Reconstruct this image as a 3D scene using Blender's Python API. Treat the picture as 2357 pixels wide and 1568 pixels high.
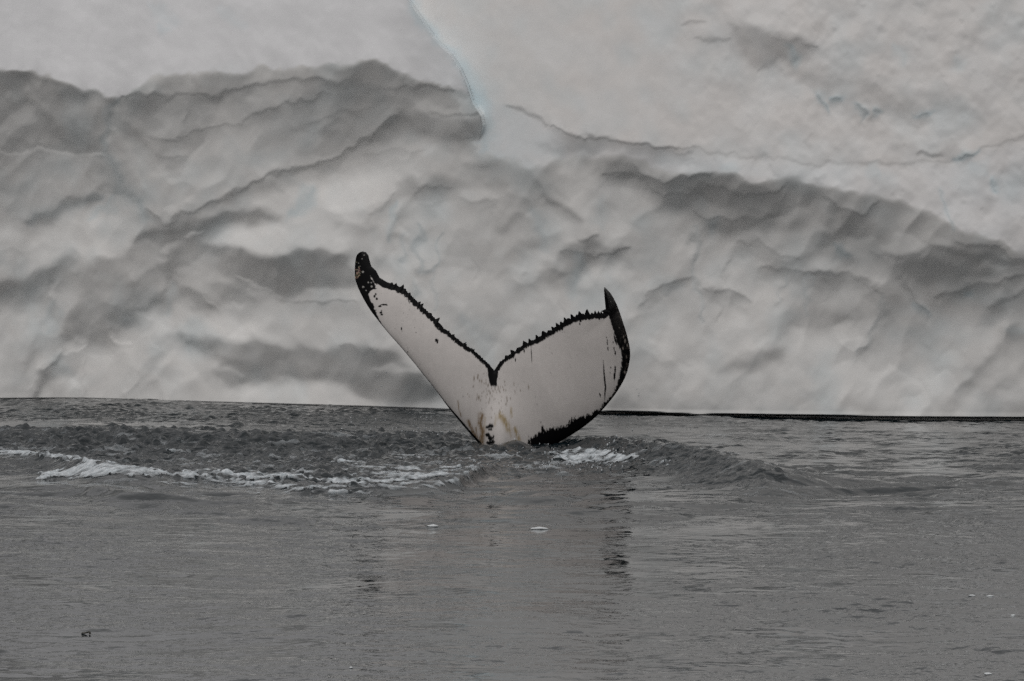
import bpy, math, random
import numpy as np

# ------------------------------------------------------------------ camera, sky, sun, exposure
scene = bpy.context.scene
for o in list(bpy.data.objects):
    bpy.data.objects.remove(o)
COL = scene.collection

CAM_Z, PITCH, FOCAL = 4.0, math.radians(2.486), 161.0
cam = bpy.data.cameras.new('camera')
cam.lens = FOCAL
cam.sensor_width = 36.0
cam.clip_start = 0.5
cam.clip_end = 20000.0
cam_o = bpy.data.objects.new('camera', cam)
cam_o.location = (0, 0, CAM_Z)
cam_o.rotation_euler = (math.pi / 2 - PITCH, 0, 0)
COL.objects.link(cam_o)
scene.camera = cam_o

SUN_EL, SUN_AZ = math.radians(58), math.radians(215)      # azimuth clockwise from +Y (behind the camera, to the left)
world = bpy.data.worlds.new('World')
scene.world = world
world.use_nodes = True
wn, wl = world.node_tree.nodes, world.node_tree.links
wn.clear()
out = wn.new('ShaderNodeOutputWorld')
bg = wn.new('ShaderNodeBackground')
bg.inputs['Strength'].default_value = 0.10
sky = wn.new('ShaderNodeTexSky')
sky.sky_type = 'NISHITA'
sky.sun_disc = False
sky.sun_elevation = SUN_EL
sky.sun_rotation = SUN_AZ
sky.dust_density = 4.0
hsv = wn.new('ShaderNodeHueSaturation')
hsv.inputs['Saturation'].default_value = 0.10
wl.new(sky.outputs[0], hsv.inputs['Color'])
# overcast layer: even cloud, zenith about three times the horizon
tc = wn.new('ShaderNodeTexCoord')
sep = wn.new('ShaderNodeSeparateXYZ')
wl.new(tc.outputs['Generated'], sep.inputs[0])
ramp = wn.new('ShaderNodeMapRange')
ramp.inputs['From Min'].default_value = 0.0
ramp.inputs['From Max'].default_value = 1.0
ramp.inputs['To Min'].default_value = 2.6
ramp.inputs['To Max'].default_value = 7.8
wl.new(sep.outputs['Z'], ramp.inputs['Value'])
comb = wn.new('ShaderNodeMixRGB')
comb.blend_type = 'MULTIPLY'
comb.inputs['Fac'].default_value = 1.0
comb.inputs['Color2'].default_value = (1.0, 0.980, 0.970, 1)
wl.new(ramp.outputs[0], comb.inputs['Color1'])
mix = wn.new('ShaderNodeMixRGB')
mix.inputs['Fac'].default_value = 0.82
wl.new(hsv.outputs[0], mix.inputs['Color1'])
wl.new(comb.outputs[0], mix.inputs['Color2'])
wl.new(mix.outputs[0], bg.inputs['Color'])
wl.new(bg.outputs[0], out.inputs['Surface'])

sun = bpy.data.lights.new('sun', 'SUN')
sun.energy = 0.6
sun.angle = math.radians(35)
sun.color = (1.0, 0.96, 0.92)
sun_o = bpy.data.objects.new('sun', sun)
_d = (math.sin(SUN_AZ) * math.cos(SUN_EL), math.cos(SUN_AZ) * math.cos(SUN_EL), math.sin(SUN_EL))
import mathutils
sun_o.rotation_euler = mathutils.Vector(_d).to_track_quat('Z', 'Y').to_euler()
sun_o.location = (0, 0, 60)
COL.objects.link(sun_o)

vs = scene.view_settings
vs.view_transform = 'Standard'
vs.look = 'None'
vs.exposure = 0.0
vs.gamma = 1.0
vs.use_curve_mapping = False
scene.render.engine = 'CYCLES'
scene.cycles.use_denoising = False
scene.cycles.max_bounces = 7
scene.cycles.use_adaptive_sampling = True
scene.cycles.adaptive_threshold = 0.008
scene.cycles.diffuse_bounces = 5
scene.cycles.caustics_reflective = False

rng = np.random.default_rng(7)

# ------------------------------------------------------------------ view geometry helpers (photo pixels, 2357 wide)
FPX = 2357 * FOCAL / 36.0
CP, SP = math.cos(PITCH), math.sin(PITCH)

def project(x, y, z):
    zc = y * CP - (z - CAM_Z) * SP
    yc = y * SP + (z - CAM_Z) * CP
    return 1178.5 + FPX * x / zc, 784.0 - FPX * yc / zc

def ray(u, v):
    a, b = (np.asarray(u) - 1178.5) / FPX, (784.0 - np.asarray(v)) / FPX
    return a, CP + b * SP, -SP + b * CP

def on_water(u, v, z=0.0):
    dx, dy, dz = ray(u, v)
    t = (z - CAM_Z) / dz
    return dx * t, dy * t

def at_depth(u, v, y):
    dx, dy, dz = ray(u, v)
    t = y / dy
    return dx * t, CAM_Z + dz * t

# ------------------------------------------------------------------ numeric helpers
def grf(shape, d, lo, hi, power, seed, ang=None, spread=0.0, stretch=(1, 1)):
    """random field: wavelengths lo..hi metres, spectrum ~k^-power, unit variance; d = (dy, dx)"""
    r = np.random.default_rng(seed)
    n = r.standard_normal(shape)
    ky = np.fft.fftfreq(shape[0], d[0])[:, None] * stretch[0]
    kx = np.fft.rfftfreq(shape[1], d[1])[None, :] * stretch[1]
    k = np.hypot(ky, kx)
    with np.errstate(divide='ignore'):
        a = np.where(k > 0, k, 1) ** (-power)
    a = a * np.exp(-(k * lo) ** 4) * (1 - np.exp(-(k * hi) ** 4))
    if ang is not None:
        th = np.arctan2(ky, kx)
        a = a * (spread + (1 - spread) * np.cos(th - ang) ** 4)
    f = np.fft.irfft2(np.fft.rfft2(n) * a, s=shape)
    return f / f.std()

def sstep(e0, e1, x):
    t = np.clip((x - e0) / (e1 - e0), 0, 1)
    return t * t * (3 - 2 * t)

def seg_dist(px, py, pts, closed):
    pts = np.asarray(pts, float)
    nxt = np.roll(pts, -1, 0) if closed else pts[1:]
    best = np.full(px.shape, 1e18)
    tbest = np.zeros(px.shape)
    n = len(pts) if closed else len(pts) - 1
    for i in range(n):
        ax, ay = pts[i][:2]
        bx, by = nxt[i][:2]
        dx, dy = bx - ax, by - ay
        L = dx * dx + dy * dy + 1e-9
        t = np.clip(((px - ax) * dx + (py - ay) * dy) / L, 0, 1)
        d = (px - ax - t * dx) ** 2 + (py - ay - t * dy) ** 2
        m = d < best
        best[m] = d[m]
        tbest[m] = (i + t)[m]
    return np.sqrt(best), tbest / max(n, 1)

def inside(px, py, pts):
    pts = np.asarray(pts, float)
    r = np.zeros(px.shape, bool)
    j = len(pts) - 1
    for i in range(len(pts)):
        xi, yi = pts[i]
        xj, yj = pts[j]
        c = ((yi > py) != (yj > py)) & (px < (xj - xi) * (py - yi) / (yj - yi + 1e-12) + xi)
        r ^= c
        j = i
    return r

def poly_mask(U, V, pts, feather):
    """0..1 feathered polygon mask, returns (index, mask)"""
    p = np.asarray(pts, float)
    f = feather
    idx = np.nonzero((U > p[:, 0].min() - f) & (U < p[:, 0].max() + f) & (V > p[:, 1].min() - f) & (V < p[:, 1].max() + f))
    u, v = U[idx], V[idx]
    d, _ = seg_dist(u, v, p, True)
    d = np.where(inside(u, v, p), d, -d)
    return idx, sstep(-f, f, d)

def line_mask(U, V, pts, width, taper=0.6, feather=None):
    p = np.asarray(pts, float)
    f = width
    idx = np.nonzero((U > p[:, 0].min() - 2 * f) & (U < p[:, 0].max() + 2 * f) & (V > p[:, 1].min() - 2 * f) & (V < p[:, 1].max() + 2 * f))
    u, v = U[idx], V[idx]
    d, t = seg_dist(u, v, p, False)
    w = width * (1 - taper * np.abs(2 * t - 1) ** 2)
    return idx, np.exp(-(d / (w * 0.62)) ** 2)

def mesh_from(name, verts, faces, smooth=True):
    """verts (n,3), faces (m,4) or (m,3) int arrays"""
    me = bpy.data.meshes.new(name)
    nv, (nf, k) = len(verts), faces.shape
    me.vertices.add(nv)
    me.vertices.foreach_set('co', np.ascontiguousarray(verts, np.float32).ravel())
    me.loops.add(nf * k)
    me.loops.foreach_set('vertex_index', np.ascontiguousarray(faces, np.int32).ravel())
    me.polygons.add(nf)
    me.polygons.foreach_set('loop_start', np.arange(0, nf * k, k, dtype=np.int32))
    me.polygons.foreach_set('use_smooth', np.full(nf, smooth, bool))
    me.update(calc_edges=True)
    me.validate()
    return me

def grid_faces(nr, nc):
    a = np.arange(nr * nc, dtype=np.int32).reshape(nr, nc)
    return np.stack([a[:-1, :-1], a[:-1, 1:], a[1:, 1:], a[1:, :-1]], -1).reshape(-1, 4)

def add_color(me, name, rgb):
    at = me.attributes.new(name, 'FLOAT_COLOR', 'POINT')
    c = np.ones((len(rgb), 4), np.float32)
    c[:, :3] = rgb
    at.data.foreach_set('color', c.ravel())

def link(name, me, mat, parent=None, label=None, category=None, kind=None, group=None):
    o = bpy.data.objects.new(name, me)
    COL.objects.link(o)
    if mat is not None:
        me.materials.append(mat)
    if parent is not None:
        o.parent = parent
    for k, v in (('label', label), ('category', category), ('kind', kind), ('group', group)):
        if v:
            o[k] = v
    return o

# ------------------------------------------------------------------ materials
def new_mat(name):
    m = bpy.data.materials.new(name)
    m.use_nodes = True
    n, l = m.node_tree.nodes, m.node_tree.links
    return m, n, l, n['Principled BSDF']

def noise(n, l, scale, detail, rough=0.5, vec=None, dist=0.0):
    t = n.new('ShaderNodeTexNoise')
    t.inputs['Scale'].default_value = scale
    t.inputs['Detail'].default_value = detail
    t.inputs['Roughness'].default_value = rough
    t.inputs['Distortion'].default_value = dist
    if vec is not None:
        l.new(vec, t.inputs['Vector'])
    return t

def bump(n, l, height, strength, dist, normal=None):
    b = n.new('ShaderNodeBump')
    b.inputs['Strength'].default_value = strength
    b.inputs['Distance'].default_value = dist
    l.new(height, b.inputs['Height'])
    if normal is not None:
        l.new(normal, b.inputs['Normal'])
    return b.outputs[0]

def mapping(n, l, scale, rot=(0, 0, 0)):
    t = n.new('ShaderNodeTexCoord')
    m = n.new('ShaderNodeMapping')
    m.inputs['Scale'].default_value = scale
    m.inputs['Rotation'].default_value = rot
    l.new(t.outputs['Object'], m.inputs['Vector'])
    return m.outputs[0]

def ice_material(name, rough, bump_fine, bump_mid, streak):
    m, n, l, p = new_mat(name)
    at = n.new('ShaderNodeAttribute')
    at.attribute_name = 'tint'
    obj = mapping(n, l, (1, 1, 1))
    var = noise(n, l, 2.2, 5, 0.6, obj, 0.4)
    rm = n.new('ShaderNodeMapRange')
    rm.inputs['From Min'].default_value = 0.3
    rm.inputs['From Max'].default_value = 0.7
    rm.inputs['To Min'].default_value = 0.955
    rm.inputs['To Max'].default_value = 1.03
    l.new(var.outputs['Fac'], rm.inputs['Value'])
    mul = n.new('ShaderNodeMixRGB')
    mul.blend_type = 'MULTIPLY'
    mul.inputs['Fac'].default_value = 1.0
    l.new(at.outputs['Color'], mul.inputs['Color1'])
    l.new(rm.outputs[0], mul.inputs['Color2'])
    l.new(mul.outputs[0], p.inputs['Base Color'])
    p.inputs['Roughness'].default_value = rough
    p.inputs['IOR'].default_value = 1.31
    p.inputs['Specular IOR Level'].default_value = 0.25
    st = mapping(n, l, (1.0, 1.0, 0.32), (0, math.radians(streak), 0))
    b1 = noise(n, l, 9.0, 6, 0.62, st, 0.6)
    b2 = noise(n, l, 38.0, 5, 0.6, obj)
    nrm = bump(n, l, b1.outputs['Fac'], bump_mid, 0.10)
    nrm = bump(n, l, b2.outputs['Fac'], bump_fine, 0.03, nrm)
    l.new(nrm, p.inputs['Normal'])
    return m

M_CLIFF = ice_material('glacier_ice', 0.42, 0.04, 0.03, 0)
M_SHELF = ice_material('wind_packed_snow', 0.75, 0.06, 0.03, 18)
M_SLOPE = ice_material('pitted_snow', 0.75, 0.05, 0.04, -24)

def water_material():
    m, n, l, p = new_mat('sea_water')
    p.inputs['Base Color'].default_value = (0.006, 0.011, 0.014, 1)
    p.inputs['Roughness'].default_value = 0.035
    p.inputs['IOR'].default_value = 1.333
    v = mapping(n, l, (1, 1, 1))
    b1 = noise(n, l, 10.0, 2, 0.5, v, 0.2)
    at = n.new('ShaderNodeAttribute')
    at.attribute_name = 'chop'
    bp = n.new('ShaderNodeBump')
    bp.inputs['Distance'].default_value = 0.035
    l.new(at.outputs['Fac'], bp.inputs['Strength'])
    l.new(b1.outputs['Fac'], bp.inputs['Height'])
    l.new(bp.outputs[0], p.inputs['Normal'])
    return m
M_WATER = water_material()

def foam_material():
    m, n, l, p = new_mat('sea_foam')
    v = mapping(n, l, (1, 1, 1))
    t = noise(n, l, 26.0, 5, 0.65, v, 0.5)
    r = n.new('ShaderNodeValToRGB')
    r.color_ramp.elements[0].position = 0.30
    r.color_ramp.elements[0].color = (0.40, 0.47, 0.51, 1)
    r.color_ramp.elements[1].position = 0.62
    r.color_ramp.elements[1].color = (0.70, 0.73, 0.76, 1)
    l.new(t.outputs['Fac'], r.inputs['Fac'])
    l.new(r.outputs[0], p.inputs['Base Color'])
    p.inputs['Roughness'].default_value = 0.6
    at = n.new('ShaderNodeAttribute')
    at.attribute_name = 'cover'
    l.new(at.outputs['Fac'], p.inputs['Alpha'])
    l.new(bump(n, l, t.outputs['Fac'], 0.3, 0.02), p.inputs['Normal'])
    return m
M_FOAM = foam_material()

def drop_material():
    m, n, l, p = new_mat('water_spray')
    v = mapping(n, l, (1, 1, 1))
    t = noise(n, l, 7.0, 2, 0.5, v)
    r = n.new('ShaderNodeValToRGB')
    r.color_ramp.elements[0].color = (0.30, 0.33, 0.35, 1)
    r.color_ramp.elements[0].position = 0.35
    r.color_ramp.elements[1].color = (0.62, 0.64, 0.66, 1)
    r.color_ramp.elements[1].position = 0.70
    l.new(t.outputs['Fac'], r.inputs['Fac'])
    l.new(r.outputs[0], p.inputs['Base Color'])
    p.inputs['Roughness'].default_value = 0.15
    return m
M_DROP = drop_material()

def skin_material():
    m, n, l, p = new_mat('whale_skin')
    at = n.new('ShaderNodeAttribute')
    at.attribute_name = 'pigment'
    v = mapping(n, l, (1, 1, 1))
    t = noise(n, l, 14.0, 6, 0.6, v, 0.2)
    rm = n.new('ShaderNodeMapRange')
    rm.inputs['To Min'].default_value = 0.88
    rm.inputs['To Max'].default_value = 1.08
    l.new(t.outputs['Fac'], rm.inputs['Value'])
    mul = n.new('ShaderNodeMixRGB')
    mul.blend_type = 'MULTIPLY'
    mul.inputs['Fac'].default_value = 1.0
    l.new(at.outputs['Color'], mul.inputs['Color1'])
    l.new(rm.outputs[0], mul.inputs['Color2'])
    l.new(mul.outputs[0], p.inputs['Base Color'])
    p.inputs['Roughness'].default_value = 0.4
    bw = n.new('ShaderNodeRGBToBW')
    l.new(at.outputs['Color'], bw.inputs[0])
    sp = n.new('ShaderNodeMapRange')
    sp.inputs['From Min'].default_value = 0.02
    sp.inputs['From Max'].default_value = 0.4
    sp.inputs['To Min'].default_value = 0.06
    sp.inputs['To Max'].default_value = 0.40
    l.new(bw.outputs[0], sp.inputs['Value'])
    l.new(sp.outputs[0], p.inputs['Specular IOR Level'])
    t2 = noise(n, l, 60.0, 4, 0.6, v)
    l.new(bump(n, l, t2.outputs['Fac'], 0.12, 0.01), p.inputs['Normal'])
    return m
M_SKIN = skin_material()

def simple_mat(name, c0, c1, scale, rough):
    m, n, l, p = new_mat(name)
    v = mapping(n, l, (1, 1, 1))
    t = noise(n, l, scale, 5, 0.6, v)
    r = n.new('ShaderNodeValToRGB')
    r.color_ramp.elements[0].color = (*c0, 1)
    r.color_ramp.elements[1].color = (*c1, 1)
    l.new(t.outputs['Fac'], r.inputs['Fac'])
    l.new(r.outputs[0], p.inputs['Base Color'])
    p.inputs['Roughness'].default_value = rough
    l.new(bump(n, l, t.outputs['Fac'], 0.4, 0.01), p.inputs['Normal'])
    return m
M_CHUNK = simple_mat('brash_ice', (0.48, 0.52, 0.54), (0.70, 0.72, 0.73), 30.0, 0.4)
M_WEED = simple_mat('weed_scrap', (0.012, 0.014, 0.010), (0.05, 0.045, 0.03), 40.0, 0.45)

# ================================================================== ICEBERG
# waterline of the berg, read as points on the sea, gives the plan of its wall
_wl_u = np.array([-400, 0, 160, 420, 700, 1000, 1250, 1500, 1900, 2357, 2800])
_wl_v = np.array([921, 920, 917, 926, 933, 943, 952, 958, 963, 966, 968])
_wx, _wy = on_water(_wl_u, _wl_v)
def wall_y(x):
    y = np.interp(x, _wx, _wy)
    return y
def wall_smooth(x):
    return sum(wall_y(x + d) for d in np.linspace(-0.8, 0.8, 9)) / 9

NX, NZ = 1130, 470
gx = np.linspace(-8.75, 8.75, NX)
gz = np.linspace(-0.30, 6.75, NZ)
DX, DZ = gx[1] - gx[0], gz[1] - gz[0]
GX, GZ = np.meshgrid(gx, gz)
WY = wall_smooth(GX)

# relief strokes in photo pixels: how much each patch of ice leans to the sky (high) or to the sea (low)
SIL = [(900, -90), (945, 0), (1000, 80), (1041, 123), (1063, 158), (1080, 197), (1091, 232), (1112, 265), (1117, 290), (1110, 315), (1098, 342)]
SHELF_EDGE = [(-60, 150), (0, 158), (74, 166), (126, 182), (208, 209), (266, 223), (296, 210), (342, 183), (427, 171), (570, 166), (649, 150), (751, 153),
              (822, 136), (882, 141), (943, 178), (960, 186), (984, 181), (1041, 203), (1080, 216)]
SHELF = SHELF_EDGE + [(1080, 197), (1063, 158), (1041, 123), (1000, 80), (945, 0), (890, -110), (-60, -110)]
CRACK = [(1112, 225), (1190, 243), (1260, 285), (1340, 316), (1430, 327), (1500, 335), (1600, 348), (1700, 360), (1900, 377), (2050, 380), (2180, 372), (2250, 346), (2330, 320), (2480, 290)]
LEDGE = [(1098, 345), (1143, 369), (1189, 369), (1228, 384), (1291, 367), (1330, 358), (1381, 366), (1414, 360), (1460, 366), (1502, 376), (1530, 392), (1560, 400), (1680, 399), (1748, 412),
         (1841, 417), (1906, 433), (2033, 450), (2113, 480), (2189, 510), (2262, 540), (2299, 556), (2357, 572), (2480, 610)]
SLOPE = [(945, 0), (1000, 80), (1041, 123), (1063, 158), (1080, 197), (1091, 232), (1112, 265), (1117, 290), (1110, 315)] + LEDGE + [(2480, -110), (890, -110)]

P, Ln = 'p', 'l'
STROKES = [
 (P, [(-60,-110),(2480,-110),(2480,1010),(-60,1010)], 142, 4),
 # cliff, lower right and centre
 (P, [(1050,380),(1250,420),(1420,440),(1600,520),(1800,640),(1850,760),(1700,830),(1300,760),(1000,760),(900,560)], 150, 40),
 (P, [(1500,830),(1800,800),(2200,830),(2250,930),(1900,955),(1450,945)], 158, 40),
 (P, [(2100,770),(2330,740),(2300,800),(2230,850),(2150,850)], 150, 25),
 (P, [(-60,515),(300,522),(320,545),(230,600),(60,640),(-60,650)], 146, 20),
 (P, [(-60,720),(60,695),(110,705),(125,760),(100,820),(60,900),(-60,900)], 150, 16),
 # left: under the shelf
 (P, [(-60,150),(74,166),(126,182),(208,209),(266,223),(262,300),(245,352),(-60,355)], 123, 7),
 (Ln, [(-20,165),(74,175),(126,191),(208,218),(262,230)], 92, 12, 0.2),
 (Ln, [(60,185),(80,230),(125,290),(165,335)], 96, 15, 0.3),
 (P, [(150,325),(180,250),(255,232),(245,345),(200,350)], 106, 8),
 (Ln, [(140,240),(165,225)], 112, 20, 0.3),
 (Ln, [(160,302),(210,280)], 114, 12, 0.5),
 (P, [(-60,358),(238,356),(260,400),(250,445),(160,445),(100,488),(-60,505)], 129, 10),
 (Ln, [(-20,357),(60,350),(110,342),(175,362),(238,352)], 143, 6, 0.2),
 (P, [(41,502),(100,488),(140,455),(160,446),(232,446),(226,465),(170,475),(140,495),(115,512),(60,513)], 96, 7),
 (P, [(274,446),(255,480),(200,510),(230,530),(310,522),(300,480)], 153, 7),
 # prow block
 (P, [(266,225),(600,190),(800,195),(960,210),(1000,300),(880,305),(750,375),(600,418),(430,495),(381,518),(340,478),(275,380)], 131, 8),
 (P, [(300,212),(440,175),(640,155),(760,158),(830,142),(885,146),(945,184),(985,186),(1040,208),(980,190),(900,200),(720,182),(540,200),(430,220)], 129, 8),
 (P, [(760,160),(830,143),(885,147),(950,190),(900,196),(800,184)], 110, 9),
 (Ln, [(258,232),(252,290),(241,350)], 88, 10, 0.2),
 (Ln, [(247,358),(263,397),(276,432),(310,460),(337,506)], 103, 24, 0.3),
 (Ln, [(270,300),(296,352),(317,391),(341,430)], 158, 22, 0.5),
 (Ln, [(290,254),(342,295)], 147, 18, 0.4),
 (Ln, [(287,226),(330,236),(369,262)], 102, 18, 0.5),
 (Ln, [(276,275),(310,310),(356,363)], 112, 14, 0.4),
 (P, [(368,227),(425,226),(433,245),(428,275),(410,300),(380,312),(366,280)], 140, 6),
 (Ln, [(436,232),(436,262),(426,284)], 112, 6, 0.3),
 (Ln, [(340,318),(372,328),(408,320)], 100, 9, 0.5),
 (Ln, [(350,360),(380,366),(427,356)], 108, 8, 0.5),
 (Ln, [(355,395),(380,405)], 150, 12, 0.3),
 (Ln, [(273,219),(438,221),(493,220),(547,203),(614,190),(660,186),(715,184),(804,191),(859,194),(899,204),(940,204),(982,191),(1039,207)], 100, 9, 0.3),
 (Ln, [(300,240),(340,236)], 108, 16, 0.3),
 (Ln, [(410,311),(507,294),(570,273),(614,256),(660,234),(724,231),(768,217)], 104, 7, 0.5),
 (Ln, [(470,250),(560,215),(600,222)], 145, 12, 0.5),
 (Ln, [(560,240),(660,205),(780,206),(900,216)], 144, 14, 0.5),
 (Ln, [(700,290),(780,262),(860,245)], 118, 8, 0.5),
 (Ln, [(640,320),(720,280)], 122, 16, 0.5),
 (Ln, [(740,300),(790,290),(830,272)], 142, 10, 0.5),
 (P, [(640,330),(720,310),(800,305),(790,345),(700,380),(630,395)], 124, 10),
 (P, [(970,216),(1040,212),(1085,226),(1105,255),(1112,280),(1060,277),(990,267),(945,255)], 159, 8),
 (Ln, [(1000,262),(1050,262),(1090,268)], 143, 7, 0.3),
 (Ln, [(920,262),(964,300),(1015,322)], 102, 22, 0.3),
 (P, [(1000,302),(1060,292),(1116,291),(1110,315),(1096,344),(1060,354),(1010,344)], 120, 9),
 (Ln, [(1030,318),(1100,318)], 106, 8, 0.5),
 # facets under the prow
 (P, [(640,415),(760,380),(860,330),(960,320),(1060,360),(1090,400),(1040,420),(900,420),(760,420),(700,470),(640,495),(600,495)], 147, 10),
 (Ln, [(840,335),(900,325),(960,318)], 152, 12, 0.5),
 (Ln, [(850,352),(920,340),(975,345)], 122, 8, 0.5),
 (Ln, [(870,375),(900,370),(960,335)], 150, 9, 0.5),
 (P, [(726,428),(767,419),(860,413),(912,409),(906,440),(882,459),(847,484),(778,484),(743,467)], 162, 8),
 (Ln, [(612,445),(650,440)], 157, 18, 0.2),
 (Ln, [(712,440),(708,465),(668,492)], 116, 13, 0.3),
 (Ln, [(343,481),(381,524),(408,490),(427,500),(475,474),(520,452),(575,421),(614,414),(669,394),(751,375),(789,353),(833,326),(882,302),(913,276)], 88, 9, 0.2),
 (P, [(620,520),(660,495),(720,470),(800,490),(860,500),(900,470),(950,460),(930,540),(880,580),(800,580),(700,585),(630,595)], 149, 14),
 (Ln, [(770,505),(830,530),(880,520)], 128, 12, 0.4),
 (Ln, [(905,445),(880,475),(850,495)], 124, 9, 0.4),
 (P, [(920,415),(945,408),(957,425),(950,452),(930,455)], 116, 7),
 (P, [(960,412),(1065,402),(1080,430),(1040,445),(975,438)], 121, 9),
 (Ln, [(953,433),(986,428),(1011,434),(1045,440)], 104, 7, 0.4),
 (Ln, [(953,452),(930,485),(912,515),(899,555)], 124, 9, 0.4),
 (Ln, [(975,470),(1090,470),(1145,455)], 132, 6, 0.5),
 (P, [(1060,440),(1150,425),(1170,450),(1120,465),(1070,470)], 154, 9),
 (P, [(1115,375),(1160,378),(1230,390),(1228,440),(1200,420),(1130,410)], 124, 12),
 (Ln, [(1070,380),(1130,385)], 118, 12, 0.4),
 # long dark overhang left
 (P, [(300,550),(383,524),(450,507),(520,490),(600,488),(645,499),(622,517),(520,525),(440,548),(380,574),(330,575)], 74, 8),
 (P, [(300,560),(466,532),(500,578),(420,640),(360,690),(274,742),(205,775),(140,762),(120,742),(118,670),(150,620),(240,602),(290,575)], 111, 9),
 (Ln, [(380,565),(430,545),(480,545)], 84, 18, 0.4),
 (Ln, [(425,543),(465,530)], 128, 7, 0.5),
 (Ln, [(375,580),(410,563)], 133, 10, 0.4),
 (P, [(470,555),(520,527),(640,520),(720,540),(700,560),(632,594),(600,592),(530,570)], 154, 8),
 (Ln, [(140,757),(170,768),(205,777),(240,766),(274,746),(330,712),(380,672),(411,648)], 86, 11, 0.3),
 (P, [(160,710),(200,690),(300,690),(270,735),(205,770),(165,760)], 99, 14),
 (P, [(125,680),(150,660),(200,670),(185,705),(140,715)], 128, 12),
 (Ln, [(127,660),(122,690)], 150, 9, 0.3),
 (Ln, [(270,648),(330,620),(400,585)], 126, 12, 0.5),
 (Ln, [(300,655),(380,610),(410,585)], 98, 10, 0.5),
 (P, [(-60,670),(60,640),(120,615),(160,575),(165,600),(115,660),(60,684),(-60,725)], 106, 10),
 (P, [(160,556),(200,560),(264,590),(256,602),(215,594),(175,582)], 155, 6),
 (P, [(265,600),(330,580),(370,600),(300,640),(230,650),(190,625)], 117, 10),
 (P, [(425,618),(470,594),(512,600),(505,637),(450,643)], 134, 9),
 (P, [(491,568),(535,570),(632,599),(679,578),(755,575),(799,590),(815,655),(696,663),(638,681),(579,657),(526,632),(500,600)], 85, 8),
 (Ln, [(541,632),(585,655),(623,675)], 116, 7, 0.5),
 (P, [(416,650),(482,688),(509,710),(470,716),(427,702),(410,690)], 91, 6),
 (Ln, [(396,650),(384,705)], 142, 12, 0.3),
 (P, [(500,640),(620,690),(660,690),(560,700),(510,690)], 102, 10),
 (Ln, [(470,685),(510,708),(560,705)], 138, 8, 0.5),
 (Ln, [(696,668),(760,668),(822,672)], 140, 13, 0.4),
 (Ln, [(640,692),(740,695),(818,690)], 100, 9, 0.5),
 (P, [(560,705),(700,705),(830,700),(850,740),(700,760),(610,750)], 134, 12),
 (P, [(323,741),(422,713),(521,735),(603,760),(590,778),(560,785),(507,786),(427,767),(384,768),(329,787)], 154, 7),
 (Ln, [(247,764),(296,787)], 158, 8, 0.3),
 (P, [(422,768),(507,789),(560,785),(595,772),(655,802),(700,794),(790,802),(840,792),(905,802),(1000,895),(985,912),(870,915),(785,897),(755,880),(640,874),(590,887),(534,893),(507,868),(500,850),(480,818),(427,787)], 93, 8),
 (P, [(652,795),(726,740),(785,795),(740,800)], 130, 8),
 (Ln, [(760,770),(792,798)], 144, 8, 0.4),
 (Ln, [(790,800),(830,812),(870,795)], 82, 8, 0.4),
 (Ln, [(855,852),(905,846),(955,858)], 128, 11, 0.3),
 (Ln, [(640,866),(720,858),(800,866)], 82, 10, 0.4),
 (P, [(785,872),(860,865),(960,872),(1000,905),(900,912),(820,900)], 80, 9),
 (Ln, [(495,862),(530,850),(565,862)], 120, 11, 0.3),
 (P, [(590,890),(660,876),(750,882),(800,900),(860,918),(800,935),(500,925),(520,900)], 143, 10),
 (P, [(440,790),(480,822),(500,852),(480,870),(440,860),(425,820)], 141, 8),
 # streaks at the left foot
 (Ln, [(142,818),(104,864),(74,918)], 100, 8, 0.3),
 (Ln, [(122,823),(88,862),(58,892)], 155, 9, 0.3),
 (Ln, [(153,822),(200,798)], 159, 8, 0.3),
 (Ln, [(126,880),(175,878)], 161, 18, 0.2),
 (Ln, [(195,818),(192,915)], 116, 4, 0.2),
 (Ln, [(345,874),(380,840),(405,805)], 160, 11, 0.4),
 (Ln, [(290,907),(318,867)], 153, 9, 0.4),
 (Ln, [(378,918),(419,869),(446,867)], 160, 13, 0.4),
 (Ln, [(285,918),(320,872),(356,823)], 116, 10, 0.4),
 (Ln, [(320,905),(365,880)], 124, 9, 0.4),
 (Ln, [(0,885),(25,870)], 154, 12, 0.3),
 (Ln, [(360,790),(366,808)], 154, 6, 0.3),
 (Ln, [(90,775),(60,850)], 132, 14, 0.4),
 # veins behind the fluke
 (Ln, [(966,520),(960,570),(958,603)], 130, 6, 0.3), (Ln, [(958,603),(975,620),(996,630),(1010,603)], 128, 6, 0.3), (Ln, [(1013,540),(1010,603)], 134, 5, 0.3),
 (Ln, [(931,535),(934,600)], 134, 5, 0.3), (Ln, [(952,632),(953,700)], 136, 5, 0.3), (Ln, [(1004,640),(990,715)], 136, 5, 0.3),
 (Ln, [(905,575),(910,620)], 160, 14, 0.3), (Ln, [(1090,560),(1085,640)], 138, 8, 0.4), (Ln, [(1140,500),(1150,560)], 136, 10, 0.4),
 (Ln, [(1150,530),(1190,500),(1240,520)], 128, 10, 0.5), (P, [(1140,560),(1190,545),(1230,570),(1200,610),(1160,600)], 139, 12),
 (Ln, [(1060,640),(1075,760)], 156, 20, 0.3), (Ln, [(1180,620),(1200,720)], 142, 10, 0.4), (Ln, [(1240,640),(1225,740)], 158, 12, 0.4), (Ln, [(1285,650),(1300,720)], 140, 8, 0.4),
 # right half under the ledge
 (P, [(1228,388),(1290,372),(1300,400),(1290,440),(1255,440)], 130, 8),
 (P, [(1296,390),(1352,392),(1350,490),(1300,470)], 156, 8),
 (Ln, [(1226,408),(1255,460),(1296,484),(1345,506)], 98, 11, 0.4),
 (P, [(1228,470),(1258,480),(1256,560),(1228,570)], 126, 9),
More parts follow.
